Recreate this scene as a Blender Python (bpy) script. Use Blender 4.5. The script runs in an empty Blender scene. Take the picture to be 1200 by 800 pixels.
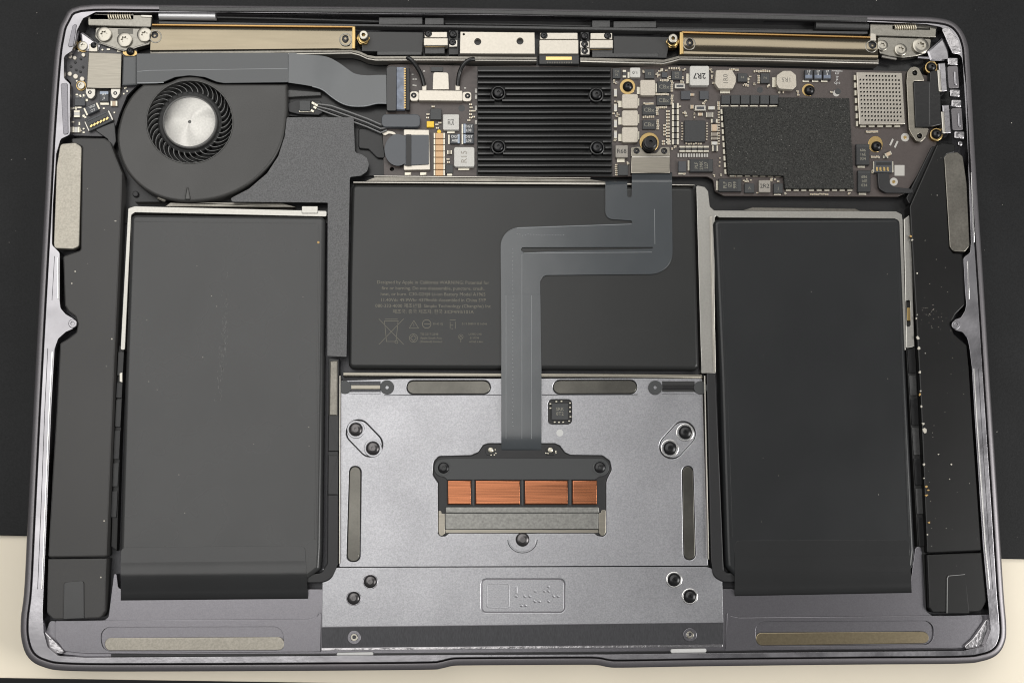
import bpy, bmesh, math, random
from math import radians, sin, cos, pi, hypot
from mathutils import Vector, Matrix, Euler
from mathutils.geometry import tessellate_polygon
random.seed(7)
scene = bpy.context.scene
COL = scene.collection

# ------------------------------------------------------------------ camera
F = 1300.0                                   # focal length in pixels of a 1200 x 800 picture
RX, RY, RZ = radians(-8.36678405), radians(2.84248481), radians(-0.14006713)
TX, TY, TZ = (3.26524448, 4.69697147, -357.92123545)                            # mm, laptop plane seen from the camera
Rm = Matrix.Rotation(RZ, 3, 'Z') @ Matrix.Rotation(RY, 3, 'Y') @ Matrix.Rotation(RX, 3, 'X')
RIM = 12.0                                   # height of the case rim above the mat, mm
CAMP = -(Rm.transposed() @ Vector((TX, TY, TZ)))          # mm, rim plane is h = 0
cd = bpy.data.cameras.new('camera'); cam = bpy.data.objects.new('camera', cd); COL.objects.link(cam)
cd.sensor_width = 36; cd.lens = 36 * F / 1200; cd.clip_start = 0.01; cd.clip_end = 20
mw = Rm.transposed().to_4x4()
mw.translation = Vector((CAMP.x, CAMP.y, CAMP.z + RIM)) / 1000
cam.matrix_world = mw
scene.camera = cam

# ------------------------------------------------------------------ light
w = bpy.data.worlds.new('World'); scene.world = w; w.use_nodes = True
bg = w.node_tree.nodes['Background']; bg.inputs[0].default_value = (0.98, 0.985, 1.0, 1); bg.inputs[1].default_value = 0.17
def area(name, loc, target, sx, sy, watt, col):
    l = bpy.data.lights.new(name, 'AREA'); l.shape = 'RECTANGLE'; l.size = sx; l.size_y = sy; l.energy = watt; l.color = col
    o = bpy.data.objects.new(name, l); COL.objects.link(o); o.location = loc
    o.rotation_euler = (Vector(target) - Vector(loc)).to_track_quat('-Z', 'Y').to_euler()
    return o
area('ceiling_lamp', (-0.31, 0.42, 0.86), (-0.31, 0.42, 0), 0.78, 1.28, 8.2, (1.0, 0.985, 0.955))
area('second_ceiling_lamp', (0.36, 0.64, 0.86), (0.36, 0.64, 0), 0.62, 0.5, 2.2, (1.0, 0.98, 0.94))
area('side_lamp', (0.95, -0.25, 0.78), (0.05, 0.0, 0), 0.45, 0.45, 8.8, (1.0, 0.985, 0.96))
scene.view_settings.view_transform = 'Standard'; scene.view_settings.look = 'None'
scene.view_settings.exposure = 0.0; scene.view_settings.gamma = 1.0
scene.render.engine = 'CYCLES'; scene.cycles.filter_width = 1.05

# ------------------------------------------------------------------ pixel <-> place
def W(u, v, h=0.0):
    """the point of the place at height h (mm over the rim) seen at pixel u, v of the photograph"""
    d = Rm.transposed() @ Vector(((u - 600) / F, -(v - 400) / F, -1.0))
    t = (h - CAMP.z) / d.z
    p = CAMP + d * t
    return Vector((p.x, p.y, h + RIM)) / 1000
def S(u, v, h=0.0):
    return (W(u + 1, v, h) - W(u, v, h)).length           # metres per pixel there
MM = 0.001

# ------------------------------------------------------------------ materials
def mk(name, col, metal=0.0, rough=0.5, grain=0.0, gs=3000.0, bump=0.0, bs=4000.0, blotch=0.0, bls=120.0,
       aniso=0.0, spec=0.5, stretch=None, dust=0.0, dcol=(.55, .52, .47), coat=0.0, rvar=0.0, sheen=0.0):
    m = bpy.data.materials.new(name); m.use_nodes = True
    nt = m.node_tree; b = nt.nodes['Principled BSDF']; L = nt.links.new
    b.inputs['Metallic'].default_value = metal; b.inputs['Roughness'].default_value = rough
    b.inputs['Specular IOR Level'].default_value = spec
    if coat: b.inputs['Coat Weight'].default_value = coat; b.inputs['Coat Roughness'].default_value = 0.15
    tc = nt.nodes.new('ShaderNodeTexCoord'); vec = tc.outputs['Object']
    if stretch:
        mp = nt.nodes.new('ShaderNodeMapping'); mp.inputs['Scale'].default_value = stretch; L(vec, mp.inputs['Vector']); vec = mp.outputs['Vector']
    rgb = nt.nodes.new('ShaderNodeRGB'); rgb.outputs[0].default_value = (*col, 1); cur = rgb.outputs[0]
    def noise(scale, detail=2.0, v=None):
        n = nt.nodes.new('ShaderNodeTexNoise'); n.inputs['Scale'].default_value = scale; n.inputs['Detail'].default_value = detail
        L(v or vec, n.inputs['Vector']); return n.outputs['Fac']
    def mulby(cur, fac, amt):
        mr = nt.nodes.new('ShaderNodeMapRange'); mr.inputs['From Min'].default_value = 0.25; mr.inputs['From Max'].default_value = 0.75
        mr.inputs['To Min'].default_value = 1 - amt; mr.inputs['To Max'].default_value = 1 + amt; L(fac, mr.inputs['Value'])
        vm = nt.nodes.new('ShaderNodeVectorMath'); vm.operation = 'SCALE'; L(cur, vm.inputs[0]); L(mr.outputs[0], vm.inputs['Scale']); return vm.outputs[0]
    if grain: cur = mulby(cur, noise(gs), grain)
    if blotch: cur = mulby(cur, noise(bls, 4.0), blotch)
    if dust:
        f = noise(700.0 if dust < 2 else 2300.0, 1.0, tc.outputs['Object'])
        mr = nt.nodes.new('ShaderNodeMapRange'); mr.inputs['From Min'].default_value = 0.80 - 0.03 * dust; mr.inputs['From Max'].default_value = 0.83 - 0.03 * dust
        L(f, mr.inputs['Value'])
        mx = nt.nodes.new('ShaderNodeMix'); mx.data_type = 'RGBA'; mx.inputs['B'].default_value = (*dcol, 1)
        L(mr.outputs[0], mx.inputs['Factor']); L(cur, mx.inputs['A']); cur = mx.outputs['Result']
    L(cur, b.inputs['Base Color'])
    if rvar:
        f = noise(60.0, 3.0, tc.outputs['Object'])
        mr = nt.nodes.new('ShaderNodeMapRange'); mr.inputs['From Min'].default_value = .3; mr.inputs['From Max'].default_value = .7
        mr.inputs['To Min'].default_value = rough - rvar; mr.inputs['To Max'].default_value = rough + rvar
        L(f, mr.inputs['Value']); L(mr.outputs[0], b.inputs['Roughness'])
    if bump:
        bp = nt.nodes.new('ShaderNodeBump'); bp.inputs['Strength'].default_value = 1.0; bp.inputs['Distance'].default_value = bump * MM
        L(noise(bs), bp.inputs['Height']); L(bp.outputs[0], b.inputs['Normal'])
    return m
M = {}
def mat(key, *a, **k): M[key] = mk(key, *a, **k)
mat('mat_vinyl', (.0150, .0155, .0162), rough=.5, grain=.2, gs=1500, bump=.03, bs=1800, blotch=.18, bls=30, dust=.15, spec=.13)
mat('table_top', (.80, .725, .585), rough=.45, blotch=.04, bls=25)
mat('floor_dark', (.03, .03, .03), rough=.8, grain=.1)
mat('anodised', (.165, .160, .173), metal=.9, rough=.30, grain=.10, gs=2600, bump=.012, bs=5000)
mat('anodised_edge', (.175, .166, .174), metal=.75, rough=.38, grain=.08, gs=2500)
mat('anodised_dark', (.050, .050, .054), metal=.6, rough=.45, grain=.2, gs=4000, stretch=(1, .2, 1))
mat('milled', (.29, .283, .298), metal=1.0, rough=.28, bump=.05, bs=400, rvar=.10, blotch=.22, bls=90)
mat('milled_rough', (.36, .35, .36), metal=1.0, rough=.24, bump=.15, bs=500)
mat('trackpad_metal', (.315, .315, .330), metal=.9, rough=.36, grain=.17, gs=2300, bump=.018, bs=2600, rvar=.04, blotch=.03, bls=40)
mat('black_plastic', (.016, .016, .017), rough=.40, grain=.15, gs=3000, bump=.012, bs=3000, spec=.35)
mat('black_film', (.014, .014, .0145), rough=.30, bump=.04, bs=500, spec=.32)
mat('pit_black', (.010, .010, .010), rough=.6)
mat('fan_plastic', (.046, .045, .043), rough=.38, grain=.14, gs=3000, bump=.015, bs=3500, spec=.38, rvar=.06)
mat('blade_plastic', (.10, .10, .098), rough=.28)
mat('fan_ring', (.055, .054, .052), rough=.32, metal=.3)
mat('speaker_skin_lit', (.040, .039, .038), rough=.42, grain=.10, gs=4000, spec=.36, dust=.1, bump=.008, bls=25, blotch=.1)  # both covers are one plastic; lit and shaded tones put into the colour
mat('speaker_skin_shaded', (.007, .007, .007), rough=.34, grain=.12, gs=4000, dust=.2, bump=.008, spec=.3, blotch=.25, bls=60)
mat('graphite', (.095, .095, .097), rough=.5, metal=.3, grain=.34, gs=2400, bump=.02, bs=2600, spec=.4)
mat('cell_foil_lit', (.035, .0355, .0355), rough=.28, blotch=.06, bls=22, bump=.22, bs=30, spec=.38, rvar=.03)  # one foil in three tones: light from the left put into the colour
mat('cell_foil_half_lit', (.023, .0235, .0232), rough=.30, blotch=.06, bls=22, bump=.20, bs=30, spec=.33, rvar=.02)
mat('cell_foil_shaded', (.018, .019, .020), rough=.30, blotch=.06, bls=22, bump=.20, bs=30, spec=.32, rvar=.02)
mat('wrap_tape', (.022, .0225, .023), rough=.22, blotch=.1, bls=25, spec=.42, bump=.12, bs=60)
mat('print_grey', (.13, .12, .09), rough=.5)
mat('tray_steel', (.36, .35, .325), metal=.95, rough=.36, grain=.08, gs=1500, blotch=.06, bls=60)
mat('steel', (.235, .218, .185), metal=1.0, rough=.33, grain=.10, gs=1600, stretch=(.12, 1.6, 1))
mat('steel_matte', (.30, .28, .24), metal=.9, rough=.42, grain=.16, gs=1700, blotch=.05, bls=150)
mat('steel_dull', (.17, .16, .14), metal=.9, rough=.36, grain=.16, gs=1500, blotch=.25, bls=110)
mat('nickel', (.42, .40, .36), metal=.9, rough=.36)
mat('nickel_white', (.50, .465, .405), metal=.7, rough=.40, grain=.05, gs=1200)
mat('antenna_skin', (.20, .172, .125), metal=1.0, rough=.16, grain=.08, gs=500, stretch=(.1, 1, 1), dust=.5, dcol=(.5,.46,.38), bump=.10, bs=70)
mat('copper_edge', (.36, .22, .085), metal=1.0, rough=.35)
mat('brass', (.40, .285, .125), metal=1.0, rough=.30)
mat('gold', (.62, .45, .19), metal=1.0, rough=.28)
mat('copper', (.285, .108, .052), metal=.92, rough=.26, grain=.45, gs=900, stretch=(.05, 4, 1))
mat('bracket_steel', (.21, .208, .195), metal=.9, rough=.38, grain=.22, gs=1300)
mat('pad_grey', (.095, .091, .080), metal=.75, rough=.28, grain=.06, gs=1500, dust=.3, blotch=.3, bls=90)
mat('screw_black', (.018, .018, .019), metal=.5, rough=.28)
mat('screw_black_lit', (.10, .095, .096), metal=.9, rough=.28)  # same black screws on the lit side, brightness put into the colour
mat('screw_steel', (.36, .34, .295), metal=1.0, rough=.30)
mat('flex_film', (.042, .048, .053), rough=.22, blotch=.08, bls=60, bump=.10, bs=55, spec=.8)
mat('flex_blue', (.062, .066, .069), rough=.34, grain=.05, spec=.5, bump=.05, bs=70)
mat('flex_dark', (.022, .022, .023), rough=.30, bump=.08, bs=150)
mat('flex_line', (.22, .23, .24), rough=.4)
mat('tab_grey', (.060, .066, .076), rough=.36)
mat('tab_blue', (.14, .165, .215), rough=.35, blotch=.45, bls=500)
mat('pcb', (.060, .047, .043), rough=.42, grain=.10, gs=1500, spec=.5)
mat('pcb_left', (.046, .044, .048), rough=.42, grain=.10, gs=1500)
mat('heat_black', (.058, .058, .058), metal=.85, rough=.30)
mat('chip_black', (.022, .023, .024), rough=.42, grain=.12, gs=5000)
mat('chip_ink', (.21, .20, .16), rough=.5)
mat('chip_grey', (.032, .034, .035), rough=.45, grain=.1, gs=4000)
mat('sponge', (.028, .028, .026), rough=.75, grain=.7, gs=2100, bump=.08, bs=2100, spec=.25, dust=3.2, dcol=(.17,.165,.155))
mat('ferrite', (.47, .43, .365), metal=.35, rough=.5, grain=.12, gs=2500)
mat('ferrite_light', (.50, .49, .46), metal=.15, rough=.5, grain=.08, gs=3000)
mat('ferrite_dark', (.27, .25, .22), metal=.3, rough=.5, grain=.12, gs=2500)
mat('ink_black', (.02, .02, .02), rough=.6)
mat('ink_faint', (.19, .175, .15), rough=.6)
mat('ink_white', (.62, .62, .60), rough=.5)
mat('solder', (.52, .49, .41), metal=.75, rough=.35)
mat('cap_tan', (.47, .36, .25), rough=.5)
mat('cap_orange', (.60, .38, .20), rough=.5)
mat('cap_brown', (.22, .19, .155), rough=.5)
mat('cap_dark', (.035, .033, .032), rough=.45)
mat('tantalum', (.045, .048, .054), rough=.45)
mat('tantalum_stripe', (.30, .35, .43), rough=.5)
mat('yellow_part', (.80, .52, .03), rough=.45)
mat('label_white', (.42, .405, .375), rough=.6)
mat('spring_wire', (.72, .66, .52), metal=.6, rough=.4)
mat('hinge_metal', (.22, .21, .185), metal=.95, rough=.32, grain=.12, gs=1200)
mat('tube_light', (.55, .55, .56), metal=.6, rough=.4)
mat('tube_dark', (.050, .050, .050), metal=.2, rough=.42, grain=.25, gs=2500)
mat('dark_block', (.022, .022, .022), rough=.45, grain=.08, gs=2500)
mat('wire_black', (.012, .012, .012), rough=.3)
mat('wire_shine', (.20, .20, .20), rough=.3)  # sheen on the black wires put into the colour
mat('bright_ring', (.72, .71, .70), metal=1.0, rough=.25)  # edge glints of right collars and lip ridges put into the colour
mat('shield_can', (.36, .335, .295), metal=.95, rough=.36, grain=.06, gs=1500)
mat('tab_highlight', (.22, .22, .215), rough=.5)
mat('bronze', (.21, .175, .115), metal=1.0, rough=.32, grain=.12, gs=1500)
mat('dust_white', (.48, .45, .39), rough=.7)
mat('dust_amber', (.42, .26, .08), rough=.5)
mat('scuff', (.10, .10, .097), rough=.5, grain=.5, gs=700)
mat('pad_light', (.50, .50, .49), rough=.5)
# brushed round face of the fan hub: anisotropic, so the light fans out over it
m = mk('hub_metal', (.46, .45, .425), metal=1.0, rough=.38, grain=.10, gs=1500)
nt = m.node_tree; b = nt.nodes['Principled BSDF']; b.inputs['Anisotropic'].default_value = .95
tg = nt.nodes.new('ShaderNodeTangent'); tg.direction_type = 'RADIAL'; tg.axis = 'Z'; nt.links.new(tg.outputs[0], b.inputs['Tangent'])
M['hub_metal'] = m

# ------------------------------------------------------------------ outlines
def rect(u0, v0, u1, v1): return [(u0, v0), (u1, v0), (u1, v1), (u0, v1)]
def rrect(cu, cv, lu, lv, deg):
    a = radians(deg); c, s = cos(a), sin(a)
    return [(cu + x * c - y * s, cv + x * s + y * c) for x, y in ((-lu/2, -lv/2), (lu/2, -lv/2), (lu/2, lv/2), (-lu/2, lv/2))]
def circ(cu, cv, r, n=24, ry=None): return [(cu + r * cos(2*pi*i/n), cv + (ry or r) * sin(2*pi*i/n)) for i in range(n)]
def rnd(pts, r, n=5):
    """rounded corners; r one number or one per corner"""
    out = []; N = len(pts)
    for i in range(N):
        p = Vector(pts[i]).to_2d(); a = Vector(pts[i-1]).to_2d(); c = Vector(pts[(i+1) % N]).to_2d()
        rr = r[i] if isinstance(r, (list, tuple)) else r
        d1 = a - p; d2 = c - p; l1, l2 = d1.length, d2.length
        if rr <= 0 or l1 < 1e-6 or l2 < 1e-6: out.append((p.x, p.y)); continue
        d1 /= l1; d2 /= l2; ang = d1.angle(d2) if abs(d1.dot(d2)) < .99999 else pi
        if ang > pi - .05: out.append((p.x, p.y)); continue
        t = min(rr / math.tan(ang / 2), l1 * .49, l2 * .49); re = t * math.tan(ang / 2)
        bis = (d1 + d2).normalized(); cen = p + bis * (re / sin(ang / 2))
        q0 = p + d1 * t - cen; q1 = p + d2 * t - cen
        a0 = math.atan2(q0.y, q0.x); da = math.atan2(q1.y, q1.x) - a0
        while da > pi: da -= 2*pi
        while da < -pi: da += 2*pi
        for k in range(n + 1):
            th = a0 + da * k / n; out.append((cen.x + re * cos(th), cen.y + re * sin(th)))
    return out
def spl(pts, n=4, closed=True):
    out = []; N = len(pts)
    for i in range(N if closed else N - 1):
        g = lambda k: Vector(pts[k % N] if closed else pts[min(max(k, 0), N - 1)])
        p0, p1, p2, p3 = g(i-1), g(i), g(i+1), g(i+2)
        for k in range(n):
            t = k / n
            q = .5 * ((2*p1) + (p2-p0)*t + (2*p0-5*p1+4*p2-p3)*t*t + (-p0+3*p1-3*p2+p3)*t**3)
            out.append(tuple(q))
    if not closed: out.append(tuple(pts[-1]))
    return out
def sarea(P): return .5 * sum(P[i-1][0]*P[i][1] - P[i][0]*P[i-1][1] for i in range(len(P)))
def clean(P):
    out = []
    for p in P:
        if not out or (p - out[-1]).length > 2e-6: out.append(p)
    if (out[0] - out[-1]).length < 2e-6: out.pop()
    return out
def inset(P, d):
    """move a counter-clockwise loop of 2D world points inward by d metres"""
    N = len(P); out = []; E = [(P[(i + 1) % N] - P[i]).normalized() for i in range(N)]
    for i in range(N):
        e1, e2 = E[i-1], E[i]
        n1 = Vector((-e1.y, e1.x)); n2 = Vector((-e2.y, e2.x)); n = n1 + n2
        if n.length < 1e-4: n = n1
        n.normalize(); k = max(n.dot(n1), .45)
        out.append(P[i] + n * (d / k))
    # corners rounder than their own radius: gather the turned-over edges in the point where their neighbours meet
    bad = [(out[(i + 1) % N] - out[i]).dot(E[i]) <= 0 for i in range(N)]
    if any(bad) and not all(bad):
        i0 = bad.index(False); k = 0
        while k < N:
            i = (i0 + k) % N
            if bad[i]:
                run = 0
                while bad[(i + run) % N]: run += 1
                ea, eb = E[i-1], E[(i + run) % N]; pa, pb = out[i-1], out[(i + run + 1) % N]
                den = ea.x * eb.y - ea.y * eb.x
                if abs(den) > 1e-3: q = pa + ea * (((pb - pa).x * eb.y - (pb - pa).y * eb.x) / den)
                else: q = (out[i] + out[(i + run) % N]) / 2
                if (q - out[i]).length > 6 * abs(d) + 1e-4: q = (out[i] + out[(i + run) % N]) / 2
                for r in range(run + 1): out[(i + r) % N] = q
                k += run
            k += 1
    return out

# ------------------------------------------------------------------ meshes
class MB:
    def __init__(s): s.v = []; s.f = []; s.m = []; s.cur = 0; s.flat = set()
    def add(s, vs, fs, flat=()):
        o = len(s.v); s.flat.update(len(s.f) + i for i in flat); s.v.extend(vs); s.f.extend([tuple(i + o for i in f) for f in fs]); s.m.extend([s.cur] * len(fs)); return s
    def loops(s, poly, holes, ht, hb, bev, seg, world=False, hbev=.1, bv=None):
        P = poly if world else [W(u, v, ht).to_2d() for u, v in poly]
        P = clean(P)
        if sarea(P) < 0: P = P[::-1]
        H = []
        for h in holes:
            q = h if world else [W(u, v, ht).to_2d() for u, v in h]
            q = clean(q)
            if sarea(q) > 0: q = q[::-1]
            H.append(q)
        zt = (ht + RIM) * MM; zb = (hb + RIM) * MM; b = min(bev * MM, (zt - zb) * .9)
        allv = []; allf = []; tops = []
        for L in [P] + H:
            if L is not P: b = min(hbev * MM, (zt - zb) * .9)
            rings = []
            if b > 0:
                for k in range(seg + 1):
                    a = pi / 2 * k / seg
                    rings.append(([p for p in inset(L, b * (1 - sin(a)))], zt - (bv * MM if bv and L is P else b) * (1 - cos(a))))
            else: rings.append((L, zt))
            rings.append((L, zb))
            base = len(allv); n = len(L)
            for R, z in rings: allv.extend([Vector((p.x, p.y, z)) for p in R])
            for r in range(len(rings) - 1):
                for i in range(n):
                    j = (i + 1) % n
                    allf.append((base + r*n + i, base + (r+1)*n + i, base + (r+1)*n + j, base + r*n + j))
            tops.append(list(range(base, base + n)))
        nside = len(allf)
        if not H: allf.append(tuple(tops[0]))
        else:
            flat = [i for t in tops for i in t]
            for tri in tessellate_polygon([[allv[i].to_2d().to_3d() for i in t] for t in tops]):
                a, b2, c = [flat[i] for i in tri]
                if (allv[b2] - allv[a]).cross(allv[c] - allv[a]).z < 0: b2, c = c, b2
                allf.append((a, b2, c))
        return s.add(allv, allf, range(nside, len(allf)))
    def prism(s, poly, ht, hb, bev=0.0, holes=(), seg=2, hbev=.1): return s.loops(poly, holes, ht, hb, bev, seg, False, hbev)
    def wprism(s, poly, ht, hb, bev=0.0, holes=(), seg=2, bv=None): return s.loops(poly, holes, ht, hb, bev, seg, True, .1, bv)
    def tube(s, pts, r, n=8):
        vs = []; fs = []; N = len(pts)
        for i, p in enumerate(pts):
            d = (pts[min(i+1, N-1)] - pts[max(i-1, 0)]).normalized()
            a = d.cross(Vector((0, 0, 1)));  a = a.normalized() if a.length > 1e-3 else Vector((1, 0, 0)); bb = d.cross(a)
            for k in range(n): vs.append(p + (a * cos(2*pi*k/n) + bb * sin(2*pi*k/n)) * r)
        for i in range(N - 1):
            for k in range(n):
                j = (k + 1) % n; fs.append((i*n + k, i*n + j, (i+1)*n + j, (i+1)*n + k))
        fs.append(tuple(range(n))[::-1]); fs.append(tuple((N-1)*n + k for k in range(n)))
        return s.add(vs, [f[::-1] for f in fs])
    def ribbon(s, left, right, thick):
        """a bent strip between two rows of world points"""
        n = len(left); vs = []
        for a, b in zip(left, right): vs += [a, b, a - Vector((0, 0, thick)), b - Vector((0, 0, thick))]
        fs = []
        for i in range(n - 1):
            o = 4*i; q = o + 4
            fs += [(o, o+1, q+1, q), (o+2, q+2, q+3, o+3), (o, q, q+2, o+2), (o+1, o+3, q+3, q+1)]
        fs += [(0, 2, 3, 1), (4*n-4, 4*n-3, 4*n-1, 4*n-2)]
        a = (vs[1]-vs[0]).cross(vs[5]-vs[0])
        if a.z < 0: fs = [f[::-1] for f in fs]
        return s.add(vs, fs)
    def lathe(s, prof, n=24):
        """profile (radius, z) in metres about local z, from centre top outward"""
        vs = []; fs = []; k0 = 0
        rows = []
        for r, z in prof:
            if r < 1e-9: rows.append([len(vs)]); vs.append(Vector((0, 0, z)))
            else:
                rows.append(list(range(len(vs), len(vs) + n))); vs += [Vector((r*cos(2*pi*i/n), r*sin(2*pi*i/n), z)) for i in range(n)]
        for A, B in zip(rows, rows[1:]):
            for i in range(n):
                j = (i + 1) % n
                if len(A) == 1: fs.append((A[0], B[i], B[j]))
                elif len(B) == 1: fs.append((A[i], B[0], A[j]))
                else: fs.append((A[i], B[i], B[j], A[j]))
        return s.add(vs, fs)
    def mesh(s, name, mats, origin=Vector((0, 0, 0)), ang=35):
        me = bpy.data.meshes.new(name)
        me.from_pydata([v - origin for v in s.v], [], s.f)
        for mm in (mats if isinstance(mats, (list, tuple)) else [mats]): me.materials.append(M[mm])
        me.polygons.foreach_set('material_index', s.m)
        me.polygons.foreach_set('use_smooth', [i not in s.flat for i in range(len(s.f))])
        me.set_sharp_from_angle(angle=radians(ang))
        me.polygons.foreach_set('use_smooth', [i not in s.flat for i in range(len(s.f))]); me.update(); return me

# ------------------------------------------------------------------ objects
def wloc(o):
    p = Vector(o.location)
    while o.parent: o = o.parent; p = p + Vector(o.location)
    return p
def tag(o, label=None, cat=None, group=None, kind=None):
    for k, v in (('label', label), ('category', cat), ('group', group), ('kind', kind)):
        if v: o[k] = v
    return o
def thing(name, u, v, h, label, cat, group=None):
    o = bpy.data.objects.new(name, None); COL.objects.link(o); o.location = W(u, v, h); o.empty_display_size = .005
    return tag(o, label, cat, group)
def part(name, mb, mats, parent, label=None, kind=None, ang=35):
    org = wloc(parent); o = bpy.data.objects.new(name, mb.mesh(name, mats, org, ang)); COL.objects.link(o); o.parent = parent
    return tag(o, label, None, None, kind)
def solo(name, mb, mats, label, cat, group=None, kind=None, ang=35):
    n = len(mb.v); c = sum(mb.v, Vector()) / n; c.z = min(v.z for v in mb.v)
    o = bpy.data.objects.new(name, mb.mesh(name, mats, c, ang)); COL.objects.link(o); o.location = c
    return tag(o, label, cat, group, kind)
def inst(name, me, parent, loc, rz=0.0, sc=1.0, label=None):
    o = bpy.data.objects.new(name, me); COL.objects.link(o); o.parent = parent
    o.location = loc - (wloc(parent) if parent else Vector()); o.rotation_euler = (0, 0, rz); o.scale = (sc, sc, sc)
    return tag(o, label)
def P(name, poly, ht, hb, mats, parent, bev=0.1, holes=(), label=None, kind=None, seg=2, hbev=.1):
    return part(name, MB().prism(poly, ht, hb, bev, holes, seg, hbev), mats, parent, label, kind)
FONT = {}
def text_mb(mb, s, u, v, h, px, deg=0, sx=1.0, thick=.02, align='CENTER', bold=0.0):
    """flat lettering: px is the letter height in pixels, deg turns it counter-clockwise as seen"""
    c = bpy.data.curves.new('lettering', 'FONT'); c.body = s; c.align_x = align; c.align_y = 'CENTER'
    k = S(u, v, h); c.size = px * k / .72; c.offset = bold * px * k; c.resolution_u = 2; c.fill_mode = 'FRONT'
    o = bpy.data.objects.new('lettering', c); COL.objects.link(o)
    dg = bpy.context.evaluated_depsgraph_get(); me = bpy.data.meshes.new_from_object(o.evaluated_get(dg))
    T = Matrix.Translation(W(u, v, h)) @ Matrix.Rotation(radians(deg), 4, 'Z') @ Matrix.Diagonal((sx, 1, 1, 1))
    mb.add([T @ x.co for x in me.vertices], [tuple(p.vertices) for p in me.polygons])
    bpy.data.objects.remove(o); bpy.data.meshes.remove(me); bpy.data.curves.remove(c)
    return mb
def stroke(mb, p, q, w, h):
    d = Vector((q[0]-p[0], q[1]-p[1])); n = Vector((-d.y, d.x)).normalized() * w / 2
    a, b = Vector(p), Vector(q)
    vs = [W(x.x, x.y, h) for x in (a+n, b+n, b-n, a-n)]
    mb.add(vs, [(0, 1, 2, 3)] if (vs[1]-vs[0]).cross(vs[2]-vs[0]).z > 0 else [(3, 2, 1, 0)]); return mb
def ring_stroke(mb, cu, cv, r, w, h, n=20, ry=None):
    for i in range(n):
        a, b = 2*pi*i/n, 2*pi*(i+1)/n; R = ry or r
        stroke(mb, (cu + r*cos(a), cv + R*sin(a)), (cu + r*cos(b), cv + R*sin(b)), w, h)
    return mb

# ------------------------------------------------------------------ screws (each kind one mesh, shared)
PX = S(600, 400, -2)
def star(r, n=6):
    return [Vector(((r if i % 2 == 0 else r*.62) * cos(pi*i/n), (r if i % 2 == 0 else r*.62) * sin(pi*i/n))) for i in range(2*n)]
def screw_mesh(name, r, mats, dome=.25, rec=.42, head=.9):
    """torx pan head, r in metres; stands on z = 0"""
    mb = MB(); n = 28; hgt = head * MM
    rows = [(rec*1.25*r, hgt), (.72*r, hgt - dome*.25*MM), (.92*r, hgt - dome*.7*MM), (r, hgt - dome*1.3*MM), (r, -1.2*MM)]
    # flat face with a star hole
    out = [Vector((rows[0][0]*cos(2*pi*i/n), rows[0][0]*sin(2*pi*i/n), hgt)) for i in range(n)]
    st = [Vector((p.x, p.y, hgt)) for p in star(r*rec)][::-1]
    for tri in tessellate_polygon([out, st]):
        vv = out + st; a, b, c = tri
        if (vv[b]-vv[a]).cross(vv[c]-vv[a]).z < 0: b, c = c, b
        mb.add([vv[a], vv[b], vv[c]], [(0, 1, 2)])
    m = len(st); low = [Vector((p.x, p.y, hgt - .55*MM)) for p in st]
    mb.add(st + low, [(i, m+i, m+(i+1) % m, (i+1) % m) for i in range(m)])
    mb.add(low, [tuple(range(m))[::-1]])
    mb.lathe(rows, n)
    return mb.mesh(name, mats)
SCR = {}
def screw(kind, parent, u, v, h, r, label=None, rot=None):
    me, r0 = SCR[kind]
    return inst('screw', me, parent, W(u, v, h), random.uniform(0, 6) if rot is None else rot, r * S(u, v, h) / (r0), label)
for k, r, mats, dome, rec in (('black', 6.5, 'screw_black', .45, .33), ('dark', 8, 'screw_black_lit', .55, .32), ('steel', 9, 'screw_steel', .15, .5), ('ball', 6.5, 'screw_black', .95, .30)):
    SCR[k] = (screw_mesh('screw', r * PX, mats, dome, rec), r * PX)

# ================================================================== ground
def sheet(name, poly, h, thick, mats, kind='structure', bev=.3):
    o = solo(name, MB().prism(poly, h, h - thick, bev), mats, None, None, None, kind); return o
HT = -RIM                                               # the mat's top
sheet('table', [(-900, 200), (2100, 200), (2100, 830), (400, 800), (0, 794), (-900, 781)], HT - 1.5, 20, 'table_top')
fl = MB(); fl.add([Vector((x, y, -.74)) for x, y in ((-3, -3), (3, -3), (3, 3), (-3, 3))], [(0, 1, 2, 3)])
tag(bpy.data.objects.new('floor', fl.mesh('floor', 'floor_dark')), kind='structure'); COL.objects.link(bpy.data.objects['floor'])
o = solo('desk_mat', MB().prism([(-800, -900), (2000, -900), (2000, 672), (1200, 655), (600, 641), (0, 627), (-800, 607)], HT, HT - 1.48, .3), 'mat_vinyl',
         'large dark grey vinyl desk mat lying under the opened laptop', 'desk mat')

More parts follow.
